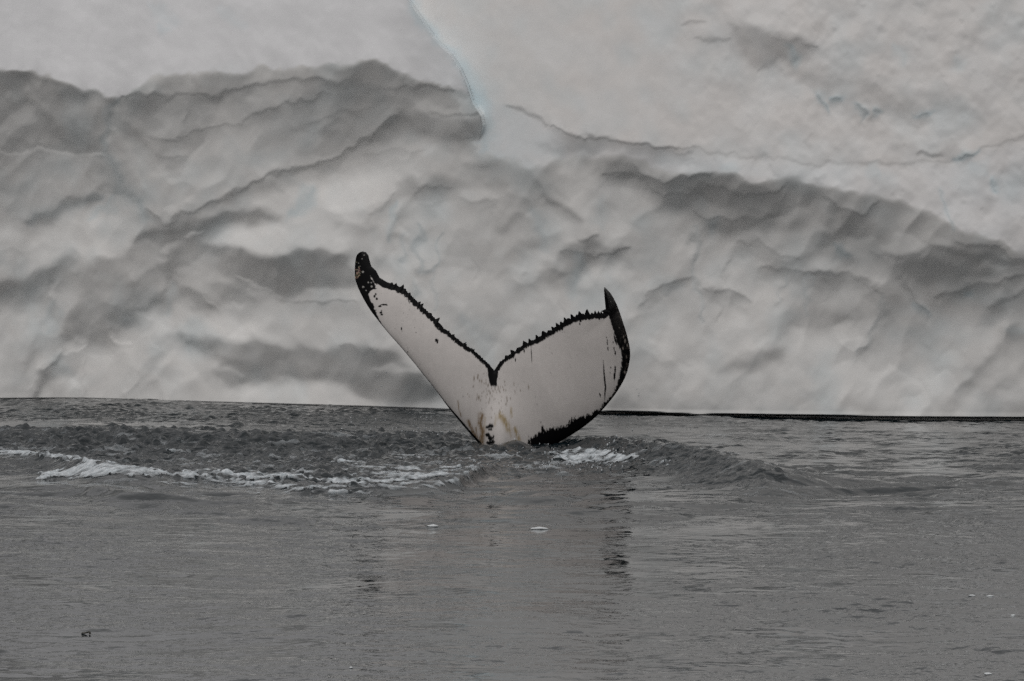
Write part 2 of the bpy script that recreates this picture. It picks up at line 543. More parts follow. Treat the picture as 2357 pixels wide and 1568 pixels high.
 (P, [(1262,480),(1320,510),(1310,560),(1265,570)], 145, 9),
 (P, [(1395,366),(1460,370),(1490,412),(1560,406),(1680,403),(1750,418),(1850,422),(1850,480),(1800,510),(1740,510),(1660,515),(1620,505),(1570,472),(1530,457),(1490,432),(1455,412),(1400,405)], 124, 8),
 (P, [(1780,424),(1906,438),(2033,456),(2113,486),(2189,516),(2262,546),(2357,577),(2480,610),(2480,700),(2357,700),(2230,692),(2150,687),(2080,642),(2050,602),(1980,592),(1900,602),(1780,602)], 130, 9),
 (Ln, [(1395,400),(1440,400),(1460,405)], 98, 6, 0.5),
 (Ln, [(1460,381),(1482,411),(1526,414),(1567,408),(1640,405)], 86, 7, 0.4),
 (Ln, [(1491,427),(1526,452),(1540,447),(1573,449),(1611,430),(1666,433),(1707,449),(1765,449),(1803,436)], 88, 9, 0.4),
 (P, [(1590,462),(1640,448),(1680,456),(1672,490),(1625,498)], 128, 7),
 (P, [(1734,466),(1803,458),(1800,480),(1760,494),(1740,490)], 132, 7),
 (Ln, [(1592,488),(1622,504),(1655,496),(1699,506),(1756,501),(1789,479),(1817,449)], 94, 8, 0.3),
 (P, [(1600,530),(1630,510),(1760,507),(1845,500),(1845,528),(1760,538),(1650,527)], 110, 7),
 (Ln, [(1596,532),(1600,575),(1600,622)], 122, 5, 0.2),
 (P, [(1540,560),(1596,545),(1596,625),(1550,640)], 155, 10),
 (Ln, [(1598,634),(1529,661),(1474,694)], 116, 5, 0.4),
 (P, [(1282,583),(1320,560),(1372,548),(1385,570),(1450,580),(1400,597),(1345,602),(1345,642),(1318,647),(1288,612)], 108, 8),
 (Ln, [(1285,582),(1330,584),(1375,594),(1450,580)], 94, 7, 0.4),
 (Ln, [(1335,550),(1372,545)], 102, 8, 0.4),
 (P, [(1241,608),(1290,605),(1300,640),(1260,645)], 126, 9),
 (P, [(1350,610),(1430,600),(1480,620),(1400,660),(1345,650)], 157, 10),
 (Ln, [(1693,559),(1743,559),(1767,578),(1797,596),(1841,593)], 105, 8, 0.3),
 (P, [(1760,548),(1845,534),(1845,586),(1800,588),(1775,572)], 137, 7),
 (Ln, [(1748,608),(1803,623),(1850,630),(1946,630)], 103, 8, 0.4),
 (Ln, [(1619,671),(1677,675),(1729,694)], 115, 6, 0.4),
 (Ln, [(1682,567),(1677,649)], 132, 5, 0.3), (Ln, [(1660,682),(1652,736)], 136, 5, 0.3), (Ln, [(1608,636),(1614,740)], 134, 5, 0.3),
 (P, [(1890,532),(1905,490),(1960,490),(1987,532),(1950,547),(1895,552)], 95, 7),
 (P, [(1910,445),(2030,456),(2025,480),(1960,484),(1915,465)], 130, 7),
 (Ln, [(1905,455),(1930,485),(1985,490),(2030,465)], 92, 7, 0.4),
 (Ln, [(2030,586),(2113,590),(2146,574),(2212,587),(2290,596),(2380,602)], 84, 11, 0.3),
 (Ln, [(2150,545),(2230,560),(2310,565)], 126, 9, 0.5), (Ln, [(2200,560),(2280,575),(2357,592)], 100, 8, 0.4),
 (P, [(2046,598),(2113,602),(2212,612),(2300,627),(2200,637),(2110,622),(2060,612)], 96, 7),
 (Ln, [(2156,680),(2246,655),(2312,645),(2370,629)], 94, 8, 0.3),
 (Ln, [(2250,605),(2320,615)], 122, 9, 0.4),
 (Ln, [(2272,708),(2319,695),(2370,665)], 90, 10, 0.4),
 (P, [(2150,695),(2210,690),(2235,715),(2190,735),(2150,720)], 143, 9),
 (P, [(1780,538),(1886,522),(1876,580),(1780,594)], 139, 7),
 (P, [(1870,598),(1916,595),(1914,626),(1870,622)], 150, 6),
 (Ln, [(1925,572),(1943,584)], 96, 10, 0.3),
 (Ln, [(1780,617),(1857,630),(1946,630),(2000,650),(2035,676)], 108, 7, 0.4),
 (Ln, [(2013,584),(2063,617),(2086,649),(2113,696),(2136,728)], 104, 7, 0.4),
 (Ln, [(1805,640),(1790,690)], 132, 5, 0.3), (Ln, [(1866,632),(1860,720)], 130, 6, 0.3), (Ln, [(1915,650),(1885,690)], 134, 6, 0.3),
 (Ln, [(2036,684),(2024,720),(2013,756),(1976,812)], 125, 6, 0.4),
 (P, [(1830,700),(1930,710),(1980,740),(1900,750),(1840,740)], 138, 14),
 (Ln, [(2352,742),(2305,790),(2262,836),(2196,904)], 118, 10, 0.4),
 (P, [(2310,770),(2480,740),(2480,800),(2330,795)], 112, 10),
 (P, [(1690,820),(1800,808),(1795,830),(1720,850),(1650,858)], 138, 9),
 (P, [(1395,915),(1440,896),(1470,937),(1440,945),(1390,945)], 128, 9),
 (P, [(2290,945),(2330,922),(2480,915),(2480,960),(2290,960)], 126, 8),
 # snow: shelf, slope, crack, gully
 (P, SHELF, 168, 5),
 (P, SLOPE, 167, 6),
 (Ln, [(1270,290),(1340,316),(1430,327),(1500,335),(1600,348)], 124, 9, 0.5),
 (Ln, [(1180,243),(1260,287)], 142, 9, 0.4),
 (Ln, [(1560,345),(1700,360),(1900,377),(2050,380),(2180,372),(2250,346),(2370,312)], 157, 7, 0.2),
 (P, [(1240,330),(1330,322),(1370,345),(1320,360),(1280,362)], 150, 12),
 (P, [(1690,55),(1800,75),(1870,92),(1862,130),(1800,150),(1760,172),(1725,150),(1700,110)], 143, 14),
 (Ln, [(1780,92),(1880,100)], 128, 10, 0.5),
 (Ln, [(1740,160),(1820,120)], 138, 10, 0.5),
 (P, [(1800,160),(1950,150),(2150,250),(2200,220),(2230,250),(2100,280),(1980,240),(1880,200)], 157, 20),
 (Ln, [(2110,357),(2170,353)], 140, 9, 0.3),
 (Ln, [(1560,60),(1620,45)], 152, 9, 0.4), (Ln, [(1600,90),(1680,96)], 154, 9, 0.4),
 (Ln, [(1815,118),(1824,142)], 126, 8, 0.3), (Ln, [(1878,215),(1890,236)], 128, 8, 0.3), (Ln, [(1900,240),(1904,254)], 126, 6, 0.3),
 (Ln, [(1918,228),(1940,233)], 130, 6, 0.3), (Ln, [(1975,246),(1985,260)], 132, 7, 0.3), (Ln, [(2005,256),(2025,259)], 132, 6, 0.3), (Ln, [(2120,266),(2140,262)], 132, 6, 0.3),
 (Ln, [(2285,415),(2298,432)], 136, 8, 0.3), (Ln, [(2215,360),(2235,352)], 130, 6, 0.3),
 (Ln, [(2160,440),(2190,500),(2195,530)], 148, 6, 0.4),
]
BLUES = [
 ([(945,0),(1000,84),(1048,125),(1072,160),(1092,200),(1104,236),(1122,268),(1126,300),(1120,345)], 24, 1.0),
 ([(1104,236),(1126,300),(1118,350),(1140,365)], 40, 0.55),
 ([(1040,90),(1110,190),(1200,300)], 120, 0.22),
 ([(1180,250),(1200,330),(1270,350)], 50, 0.35),
 ([(258,232),(252,290),(241,350)], 12, 0.5), ([(247,358),(263,397),(276,432),(310,460),(337,506)], 26, 0.6),
 ([(60,505),(140,480),(230,455)], 22, 0.45), ([(265,447),(250,478),(215,505)], 9, 0.6), ([(712,440),(708,465),(668,492)], 14, 0.9),
 ([(700,430),(722,470)], 16, 0.6), ([(345,430),(330,380),(300,330)], 14, 0.2),
 ([(966,520),(960,570),(958,603)], 6, 0.7), ([(958,603),(975,620),(996,630),(1010,603)], 6, 0.9), ([(1013,540),(1010,603)], 5, 0.6),
 ([(931,535),(934,600)], 6, 0.6), ([(952,632),(953,700)], 6, 0.6), ([(1004,640),(990,715)], 6, 0.6), ([(1060,740),(1110,780),(1130,830)], 30, 0.5),
 ([(912,470),(905,520),(899,555)], 8, 0.6), ([(1228,490),(1256,520),(1250,570)], 16, 0.5), ([(1325,590),(1330,640),(1320,680)], 20, 0.6),
 ([(1390,460),(1380,520)], 20, 0.4), ([(1400,640),(1420,700)], 24, 0.3), ([(1596,532),(1600,575),(1600,622),(1614,740)], 6, 0.6),
 ([(1500,650),(1560,665)], 22, 0.35), ([(1650,500),(1640,530)], 14, 0.5), ([(1925,572),(1943,584)], 12, 0.8), ([(1805,640),(1790,690)], 6, 0.5), ([(1866,632),(1860,720)], 6, 0.6),
 ([(2100,700),(2136,728)], 12, 0.7), ([(2230,672),(2236,680)], 14, 0.7), ([(2036,684),(2013,756),(1976,812)], 6, 0.4), ([(2330,770),(2360,765)], 14, 0.5),
 ([(1812,112),(1826,145)], 16, 1.0), ([(1876,212),(1892,240)], 14, 1.0), ([(1898,238),(1906,256)], 10, 1.0), ([(1915,226),(1945,234)], 9, 0.9),
 ([(1972,244),(1988,262)], 11, 0.9), ([(2003,255),(2028,260)], 9, 0.9), ([(2115,267),(2145,261)], 10, 0.9), ([(2210,362),(2240,350)], 9, 1.0),
 ([(2284,412),(2300,435)], 12, 1.0), ([(2070,110),(2080,140)], 12, 0.5), ([(2200,140),(2215,160)], 12, 0.5), ([(2000,385),(2020,400)], 12, 0.5),
 ([(2160,440),(2190,500),(2195,530)], 8, 0.6), ([(2240,380),(2260,400)], 20, 0.4), ([(1660,385),(1690,395)], 12, 0.4),
 ([(350,20),(400,50)], 14, 0.35), ([(370,60),(390,65)], 10, 0.5), ([(520,20),(560,60)], 14, 0.3), ([(500,170),(560,150)], 24, 0.1),
 ([(0,690),(110,640),(160,590)], 30, 0.3), ([(120,700),(110,760)], 16, 0.5), ([(400,660),(380,720)], 12, 0.4), ([(130,820),(140,850)], 24, 0.4), ([(440,740),(430,800)], 24, 0.3),
]
def widen(pts):
    return [(x - 400 if x <= -60 else x + 400 if x >= 2480 else x, y) for x, y in pts]
STROKES = [(q[0], widen(q[1])) + tuple(q[2:]) for q in STROKES]
SHELF, SLOPE = widen(SHELF), widen(SLOPE)

def gblur(f, sig):
    p = 40
    g = np.pad(f, p, mode='edge')
    kz = np.fft.fftfreq(g.shape[0], DZ)[:, None]
    kx = np.fft.rfftfreq(g.shape[1], DX)[None, :]
    g = np.fft.irfft2(np.fft.rfft2(g) * np.exp(-2 * (np.pi * sig) ** 2 * (kz ** 2 + kx ** 2)), s=g.shape)
    return g[p:-p, p:-p]

def facets(n, seed, ang, stretch, amp):
    """broken-off planes: cells of roughly even lean with soft edges, drawn out along one direction"""
    q = np.random.default_rng(seed)
    wx_ = GX + 0.10 * grf(GX.shape, (DZ, DX), 0.25, 1.6, 1.4, seed + 1)
    wz_ = GZ + 0.10 * grf(GX.shape, (DZ, DX), 0.25, 1.6, 1.4, seed + 2)
    c, s_ = math.cos(ang), math.sin(ang)
    px, pz = (wx_ * c + wz_ * s_) / stretch, -wx_ * s_ + wz_ * c
    sx_, sz_ = q.uniform(-9, 9, n), q.uniform(-0.5, 6.5, n)
    qx, qz = (sx_ * c + sz_ * s_) / stretch, -sx_ * s_ + sz_ * c
    val, gx_, gz_ = q.normal(0, 1, n), q.normal(0, 0.9, n), q.normal(0, 0.9, n)
    best = np.full(GX.shape, 1e9); out_ = np.zeros(GX.shape)
    for i in range(n):
        dx, dz = px - qx[i], pz - qz[i]
        d = dx * dx + dz * dz
        m = d < best
        best[m] = d[m]
        out_[m] = (val[i] + gx_[i] * dx + gz_[i] * dz)[m]
    return amp * gblur(np.clip(out_, -2.2, 2.2), 0.016)
FACETS = facets(190, 201, math.radians(58), 2.0, 4.2) + facets(420, 211, math.radians(120), 1.7, 2.2)

def build_relief(hprev):
    U, V = project(GX, WY - hprev, GZ)
    sh = U.shape
    wu = 6.0 * grf(sh, (DZ, DX), 0.15, 1.1, 1.3, 11) + 0.9 * grf(sh, (DZ, DX), 0.04, 0.2, 1.0, 12)
    wv = 4.5 * grf(sh, (DZ, DX), 0.15, 1.1, 1.3, 13) + 1.1 * grf(sh, (DZ, DX), 0.04, 0.2, 1.0, 14)
    U2, V2 = U + wu, V + wv
    b = np.full(sh, 142.0)
    broad = [q for q in STROKES if q[0] == P or q[3] > 9]
    fine = [q for q in STROKES if not (q[0] == P or q[3] > 9)]
    for n_s, s in enumerate(broad + fine):
        if n_s == len(broad):
            b0 = gblur(b, 0.022)
            idx, m = poly_mask(U2, V2, SLOPE, 4)
            keep = np.zeros(sh); keep[idx] = m
            idx, m = poly_mask(U2, V2, SHELF, 4)
            keep[idx] = np.maximum(keep[idx], m)
            b = b0 + (b - b0) * keep
        if s[0] == P:
            idx, m = poly_mask(U2, V2, s[1], s[3] * (1.45 if s[2] < 164 else 1.0))
        else:
            idx, m = line_mask(U2, V2, s[1], s[3], s[4])
        b[idx] += (s[2] - b[idx]) * m
        # shade trails off below a lip, light trails off above it
        if s[2] < 164 and abs(s[2] - 140) > 6:
            sg = 1 if s[2] < 140 else -1
            k = max(5.0, 1.1 * s[3]) * sg
            for q, a_ in ((1, 0.45), (2, 0.30), (3.2, 0.18)):
                if s[0] == P:
                    idx, m = poly_mask(U2, V2 - q * k, s[1], s[3] * 1.45)
                else:
                    idx, m = line_mask(U2, V2 - q * k, s[1], s[3] * (1 + 0.3 * q), s[4])
                db = (s[2] - b[idx]) * m * a_
                b[idx] += np.where(db * sg < 0, db, 0)
    idx, m = poly_mask(U2, V2, SLOPE, 4)
    slope = np.zeros(sh); slope[idx] = m
    idx, m = poly_mask(U2, V2, SHELF, 4)
    shelf = np.zeros(sh); shelf[idx] = m
    cliff = 1 - np.maximum(slope, shelf)
    b = np.where(b < 138, 138 - (138 - b) * 0.66, b)
    soft = gblur(b, 0.007)
    b = b + (soft - b) * np.clip(cliff, 0, 1) * 0.92
    # natural unevenness: soft scallops on the cliff, slanting drips and pits on the snow
    n1 = grf(sh, (DZ, DX), 0.10, 0.9, 1.3, 21)
    n2 = grf(sh, (DZ, DX), 0.05, 0.35, 1.0, 22)
    b += cliff * (1.4 * n1 + 0.3 * n2 + FACETS)
    dr = grf(sh, (DZ, DX), 0.07, 0.60, 1.3, 23, ang=math.radians(20), spread=0.45)
    right = sstep(1400, 1900, U)
    pit = sstep(1.3, 2.6, grf(sh, (DZ, DX), 0.06, 0.7, 1.2, 24, ang=math.radians(15), spread=0.5))
    b += slope * (dr * (0.5 + 1.5 * right) + 2.2 * n1 * (0.3 + right) + 0.25 * n2 * (0.4 + right) - pit * (1 + 7 * right))
    b += shelf * (1.2 * grf(sh, (DZ, DX), 0.10, 0.9, 1.3, 25, ang=math.radians(60), spread=0.5) + 0.6 * n1)
    return U, V, U2, V2, b, slope, shelf

def shade_to_lean(b):
    b = np.interp(b, [70, 85, 90, 95, 103, 110, 117, 126, 132, 142, 150, 160, 168, 180], [70, 90, 101, 113, 122, 127.5, 132, 140, 147, 152.5, 156, 160.5, 163.5, 170])
    lin = ((b / 255.0 + 0.055) / 1.055) ** 2.4
    s = np.clip((lin - LEAN0) / LEAN1, -0.86, 0.74)
    return s / np.sqrt(1 - s * s)          # positive: leans back towards the sky
LEAN0, LEAN1 = 0.235, 0.19

def integrate(b, slope, shelf):
    cl = np.clip(1 - slope - shelf, 0, 1)
    b = b + cl * (3.0 + 7.0 * sstep(5.0, 0.5, GZ))       # the foot of the cliff sees less of the sky
    g = -shade_to_lean(b)                  # dh/dz, h towards the viewer
    padz, padx = 120, 120
    gp = np.pad(g, ((padz, padz), (padx, padx)), mode='reflect')
    wz = np.ones(gp.shape[0]); wz[:padz] = np.linspace(0, 1, padz); wz[-padz:] = np.linspace(1, 0, padz)
    wx = np.ones(gp.shape[1]); wx[:padx] = np.linspace(0, 1, padx); wx[-padx:] = np.linspace(1, 0, padx)
    gp = gp * wz[:, None] * wx[None, :]
    kz = 2 * np.pi * np.fft.fftfreq(gp.shape[0], DZ)[:, None]
    kx = 2 * np.pi * np.fft.rfftfreq(gp.shape[1], DX)[None, :]
    H = (-1j * kz) * np.fft.rfft2(gp) / (kz ** 2 + 0.22 * kx ** 2 + 0.10)
    h = np.fft.irfft2(H, s=gp.shape)[padz:-padz, padx:-padx]
    j0 = int((0.10 - gz[0]) / DZ)
    base = h[j0]
    k = np.ones(61) / 61
    base = np.convolve(np.pad(base, 30, mode='edge'), k, mode='valid')
    fall = np.exp(-np.clip(gz - 0.1, 0, None) / 1.6)
    return h - base[None, :] * fall[:, None]

h = np.zeros((NZ, NX))
for it in range(2):
    U, V, U2, V2, B, mslope, mshelf = build_relief(h)
    h = integrate(B, mslope, mshelf)
    # the left block stands in front of the slope behind it
    d, t = seg_dist(U.ravel(), V.ravel(), SIL, False)
    d = d.reshape(U.shape)
    left = np.interp(V, [p[1] for p in SIL], [p[0] for p in SIL]) > U
    step = np.where(left, np.exp(-d / 300.0) * sstep(0, 6, d), 0.0) * (1 - sstep(190, 342, V))
    h = h + 0.32 * step
    # melt scallops: smooth hollows meeting in rounded ribs, slanting like folds of cloth
    cl = gblur(np.clip(1 - mslope - mshelf, 0, 1), 0.10)
    f1 = grf(U.shape, (DZ, DX), 0.35, 2.2, 1.6, 26, ang=math.radians(-25), spread=0.35)
    f2 = grf(U.shape, (DZ, DX), 0.16, 0.9, 1.6, 27, ang=math.radians(-15), spread=0.4)
    h = h + cl * (0.013 * (0.8 - np.sqrt(f1 ** 2 + 0.08)) + 0.0012 * (0.8 - np.sqrt(f2 ** 2 + 0.05)))
    # wave-cut notch at the foot
    foot = sstep(1010, 1450, U) * (1 - 0.45 * sstep(1500, 2250, U)) * 0.9 + 0.12
    nz = 0.040 * foot * (1 + 0.13 * grf((1, NX), (1, DX), 0.5, 3.0, 1.5, 31)[0])[None, :]
    h = h - 0.34 * foot * (1 - sstep(0.55 * nz, 1.15 * nz, GZ))

# ice colour: near white, blue where the ice is dense along cracks, faint warm dust on the slope
blue = np.zeros(U.shape)
for pts, w, a in BLUES:
    idx, m = line_mask(U2, V2, pts, w * (1.5 if w > 16 else 2.0), 0.4)
    blue[idx] = np.maximum(blue[idx], a * m * (0.26 if w < 7 else 0.5))
nb = grf(U.shape, (DZ, DX), 0.25, 2.5, 1.5, 41)
blue = np.clip(blue + 0.10 * np.clip(nb, 0, 3) * (1 - mshelf), 0, 1)
warm = np.clip(0.5 + 0.4 * grf(U.shape, (DZ, DX), 0.3, 2.0, 1.4, 42), 0, 1)
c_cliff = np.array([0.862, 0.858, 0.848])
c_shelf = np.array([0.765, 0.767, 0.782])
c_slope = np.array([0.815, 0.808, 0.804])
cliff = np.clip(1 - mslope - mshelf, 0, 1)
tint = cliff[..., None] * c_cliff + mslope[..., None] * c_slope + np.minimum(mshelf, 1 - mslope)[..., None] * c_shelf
lowband = mslope * sstep(-5, 25, V2 - np.interp(U2, [p[0] for p in CRACK], [p[1] for p in CRACK])) * (U2 > 1112)
tint = tint * (1 - 0.6 * lowband[..., None]) + 0.6 * lowband[..., None] * np.array([0.800, 0.808, 0.822])
tint *= 1 - np.outer((warm * (0.5 * cliff + mslope)).ravel(), [0.0, 0.018, 0.030]).reshape(U.shape + (3,))
tint = tint * (1 - blue[..., None]) + blue[..., None] * np.array([0.60, 0.735, 0.79])
tint = tint * 1.0

# outer skirt of the berg: sides, top and back, coarser
ex = np.concatenate([np.arange(1, 91) * 0.09, 8.1 + np.cumsum(0.12 * 1.14 ** np.arange(26))])
sx = np.concatenate([gx[0] - ex[::-1], gx, gx[-1] + ex])
ez = np.cumsum(0.03 * 1.15 ** np.arange(30))
zlow = gz[0] - np.array([1.6, 0.9, 0.4])
nlow, ntop = 3, 60
R, Cn = NZ + nlow + ntop, len(sx)
Y0 = wall_smooth(sx)
span = gx[-1] - gx[0]                                             # beyond the frame the same kind of relief goes on
ph_ = np.abs((sx - gx[0]) % (2 * span)); ph_ = np.where(ph_ > span, 2 * span - ph_, ph_)
col = np.clip(np.round(ph_ / DX).astype(int), 0, NX - 1)
hh = np.zeros((R, Cn)); zz = np.zeros((R, Cn)); tt = np.zeros((R, Cn, 3)); ms = np.zeros((R, Cn)); mh = np.zeros((R, Cn))
zz[nlow:nlow + NZ] = gz[:, None]
zz[:nlow] = zlow[:, None]
hh[nlow:nlow + NZ] = h[:, col]
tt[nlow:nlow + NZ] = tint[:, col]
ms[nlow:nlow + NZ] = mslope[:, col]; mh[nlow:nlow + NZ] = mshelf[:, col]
hh[:nlow] = h[0, col] + np.array([0.5, 0.25, 0.1])[:, None]
tt[:nlow] = tint[0, col]
rise = np.cumsum(0.018 * 1.085 ** np.arange(ntop))               # run up the snow slope behind the frame
lean0 = float(np.mean(h[-40] - h[-1]) / (39 * DZ))
back = rise * lean0 + 0.02 * rise ** 2.0
top_h = np.convolve(np.pad(h[-1], 60, mode='edge'), np.ones(121) / 121, mode='valid')
bl = sstep(0, 0.6, rise)[:, None]
hh[nlow + NZ:] = h[-1, col][None, :] * (1 - bl) + top_h[col][None, :] * bl - back[:, None]
rz = rise / (1 + rise / 14.0)
zz[nlow + NZ:] = gz[-1] + rz[:, None]
tsm = np.stack([np.convolve(np.pad(tint[-1, :, k], 60, mode='edge'), np.ones(121) / 121, mode='valid') for k in range(3)], -1)
tt[nlow + NZ:] = tint[-1, col][None] * (1 - bl[..., None]) + tsm[col][None] * bl[..., None]
ms[nlow + NZ:] = mslope[-1, col]; mh[nlow + NZ:] = mshelf[-1, col]
lft, rgt = sx < gx[0], sx > gx[-1]
mh[:, lft] = np.maximum(mh[:, lft], ms[:, lft]); ms[:, lft] = 0
ms[:, rgt] = np.maximum(mh[:, rgt], ms[:, rgt]); mh[:, rgt] = 0
outer = np.clip(np.abs(sx) - 8.75, 0, None)
yy = Y0[None, :] - hh + (0.004 * outer ** 2)[None, :]
# snow reaches on beyond the frame, and the crest of the berg sinks to the sides
fall = 1 - 0.35 * sstep(4, 26, outer)
zz = np.where(zz > 0, zz * fall[None, :], zz)
XX = np.broadcast_to(sx[None, :], (R, Cn))
verts = np.stack([XX, yy, zz], -1).reshape(-1, 3)
faces = grid_faces(R, Cn)
# close top, back and sides with a coarse shell
a = np.arange(R * Cn).reshape(R, Cn)
top = verts.reshape(R, Cn, 3)[-1]
full_n = np.zeros((R, Cn, 3))
vg = verts.reshape(R, Cn, 3)
du = np.gradient(vg, axis=1); dv = np.gradient(vg, axis=0)
full_n = np.cross(du, dv)
full_n /= np.linalg.norm(full_n, axis=-1, keepdims=True) + 1e-12
fn = full_n.reshape(-1, 3)
tt = tt.reshape(-1, 3)
msf, mhf = ms.reshape(-1), mh.reshape(-1)

berg = bpy.data.objects.new('iceberg', None)
berg.location = (0, 68, 0)
COL.objects.link(berg)
berg['label'] = 'huge pale grey iceberg with undercut cliff behind the whale tail'
berg['category'] = 'iceberg'

def berg_part(name, sel, mat, label):
    f = faces[sel]
    used = np.unique(f)
    remap = np.full(len(verts), -1, np.int64)
    remap[used] = np.arange(len(used))
    me = mesh_from(name, verts[used] - np.array([0, 68, 0]), remap[f])
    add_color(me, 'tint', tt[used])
    me.normals_split_custom_set_from_vertices(fn[used].tolist())
    link(name, me, mat, berg, label)
fc_s = msf[faces].mean(1); fc_h = mhf[faces].mean(1)
is_shelf = (fc_h > 0.5) & (fc_h >= fc_s)
is_slope = (fc_s > 0.5) & ~is_shelf
berg_part('ice_cliff', ~is_shelf & ~is_slope, M_CLIFF, 'scalloped grey ice cliff hollowed out above the waterline')
berg_part('snow_shelf', is_shelf, M_SHELF, 'smooth snow shelf overhanging the cliff at upper left')
berg_part('snow_slope', is_slope, M_SLOPE, 'pitted snow slope at upper right above a thin crack')
# back of the berg
bt = verts.reshape(R, Cn, 3)
ring_top, lcol, rcol = bt[-1], bt[:, 0], bt[:, -1]
bk = []
ncb = Cn
steps = [(6, 1.0), (18, 0.9), (30, 0.3), (36, -2.0)]
rows = [ring_top.copy()]
for dy, fz in steps:
    r = ring_top.copy()
    r[:, 1] = np.maximum(ring_top[:, 1], 78) + dy
    r[:, 2] = ring_top[:, 2] * fz if fz > 0 else fz
    rows.append(r)
bv = np.stack(rows).reshape(-1, 3)
bf = grid_faces(len(rows), ncb)
me = mesh_from('back_slope', bv - np.array([0, 68, 0]), bf)
add_color(me, 'tint', np.tile(np.array([0.84, 0.835, 0.83]), (len(bv), 1)))
link('back_slope', me, M_SLOPE, berg)

# ================================================================== SEA
fx = np.arange(-9.6, 9.6, 0.030)
fy = np.arange(33.0, 73.5, 0.050)
ox = np.cumsum(0.06 * 1.28 ** np.arange(40))
ox = ox[ox < 4000]
oyn = 33.0 - np.cumsum(0.1 * 1.3 ** np.arange(22))
oyn = oyn[oyn > -60]
oyf = 73.5 + np.cumsum(0.1 * 1.28 ** np.arange(40))
oyf = oyf[oyf < 6000]
wxs = np.concatenate([-9.6 - ox[::-1], fx, 9.6 + ox])
wys = np.concatenate([oyn[::-1], fy, oyf])
iy0, ix0 = len(oyn), len(ox)
FX, FY = np.meshgrid(fx, fy)
wsh = FX.shape
wd = (0.05, 0.03)
def ridge(crest_px, heights, front, back_len):
    """a swell whose crest runs along a line seen from the boat; gentle front, short back"""
    cx, cy = on_water(np.array([p[0] for p in crest_px], float), np.array([p[1] for p in crest_px], float), np.array(heights, float))
    yc = np.interp(FX, cx, cy)
    hc = np.interp(FX, cx, heights)
    d = FY - yc
    return hc * np.where(d < 0, np.exp(-(np.abs(d) / front) ** 1.5), np.exp(-(d / back_len) ** 2))
def heap(u, v, hgt, rx, ry):
    x0, y0 = on_water(u, v)
    return hgt * np.exp(-((FX - x0) / rx) ** 2 - ((FY - y0) / ry) ** 2)
RH = ridge([(1240,1030),(1275,1016),(1310,1012),(1350,1010),(1400,1010),(1520,1016),(1640,1034),(1750,1064),(1866,1092),(1960,1096)], [0, .02, .08, .14, .21, .28, .30, .25, .07, 0], 1.6, 0.45)
RH += ridge([(-200,1040),(60,1043),(190,1060),(240,1066),(300,1079),(400,1090),(520,1098),(640,1104)], [.06, .08, .18, .20, .17, .11, .05, 0], 0.9, 0.7)
RH += ridge([(560,1106),(700,1120),(860,1124),(1000,1108),(1060,1090),(1100,1072),(1150,1074)], [0, .06, .08, .12, .16, .14, 0], 0.45, 0.8)
RH += ridge([(-200,984),(200,986),(500,993),(800,998),(1050,1008),(1120,1030)], [.17, .20, .20, .18, .08, 0], 1.1, 0.8)
RH += ridge([(-100,1106),(200,1124),(280,1128),(420,1144),(520,1150)], [0, .06, .12, .06, 0], 0.5, 0.8)
# water heaped up against the tail
RH += heap(1185, 1036, 0.11, 0.20, 0.28) + heap(1130, 1040, 0.06, 0.25, 0.3) + heap(1240, 1048, 0.045, 0.22, 0.3)
WU, WV = project(FX, FY, RH)

# how broken the surface is, place by place (rms slope of the ripples)
rough = np.full(wsh, 0.066)
jit_u = 22 * grf(wsh, wd, 0.25, 2.0, 1.0, 61)
jit_v = 5 * grf(wsh, wd, 0.25, 2.0, 1.0, 62)
RU, RV = WU + jit_u, WV + jit_v
ROUGH = [
 ([(-200,915),(1100,935),(1100,985),(600,985),(-200,960)], 0.36, 10),
 ([(-200,960),(300,972),(1100,985),(1100,998),(400,990),(-200,985)], 0.09, 6),
 ([(1300,955),(2600,960),(2600,1085),(1900,1080),(1700,1040),(1500,1008),(1300,1003)], 0.10, 10),
 ([(-200,985),(300,988),(600,996),(1100,998),(1110,1040),(600,1036),(-200,1022)], 0.95, 6),
 ([(-200,1022),(600,1036),(1110,1040),(1130,1085),(1080,1110),(900,1135),(700,1135),(500,1110),(380,1092),(240,1064),(60,1042),(-200,1036)], 0.78, 6),
 ([(-200,1046),(60,1048),(200,1062),(120,1092),(-200,1096)], 0.25, 6),
 ([(1090,1030),(1300,1032),(1480,1050),(1440,1075),(1330,1088),(1200,1095),(1120,1085)], 0.70, 6),
 ([(1265,1010),(1400,1007),(1520,1014),(1640,1032),(1750,1062),(1862,1090),(1800,1108),(1720,1120),(1620,1114),(1500,1085),(1480,1055),(1380,1038),(1290,1036)], 0.66, 5),
 ([(900,1085),(1300,1098),(1700,1118),(1900,1150),(1800,1300),(1600,1420),(1100,1400),(850,1250)], 0.040, 60),
 ([(1700,1200),(2600,1200),(2600,1700),(1900,1700)], 0.10, 120),
 ([(-200,1230),(250,1230),(300,1330),(-200,1340)], 0.085, 40),
]
for pts, v, f in ROUGH:
    idx, m = poly_mask(RU, RV, pts, f)
    rough[idx] += (v - rough[idx]) * m
gust = grf(wsh, wd, 0.8, 6.0, 1.3, 63)
cat = grf(wsh, wd, 0.35, 1.6, 1.0, 64)
rough *= np.where(rough < 0.14, np.clip(1 + 0.36 * gust + 0.30 * cat, 0.3, 2.4), np.clip(1 + 0.12 * gust, 0.7, 1.3))

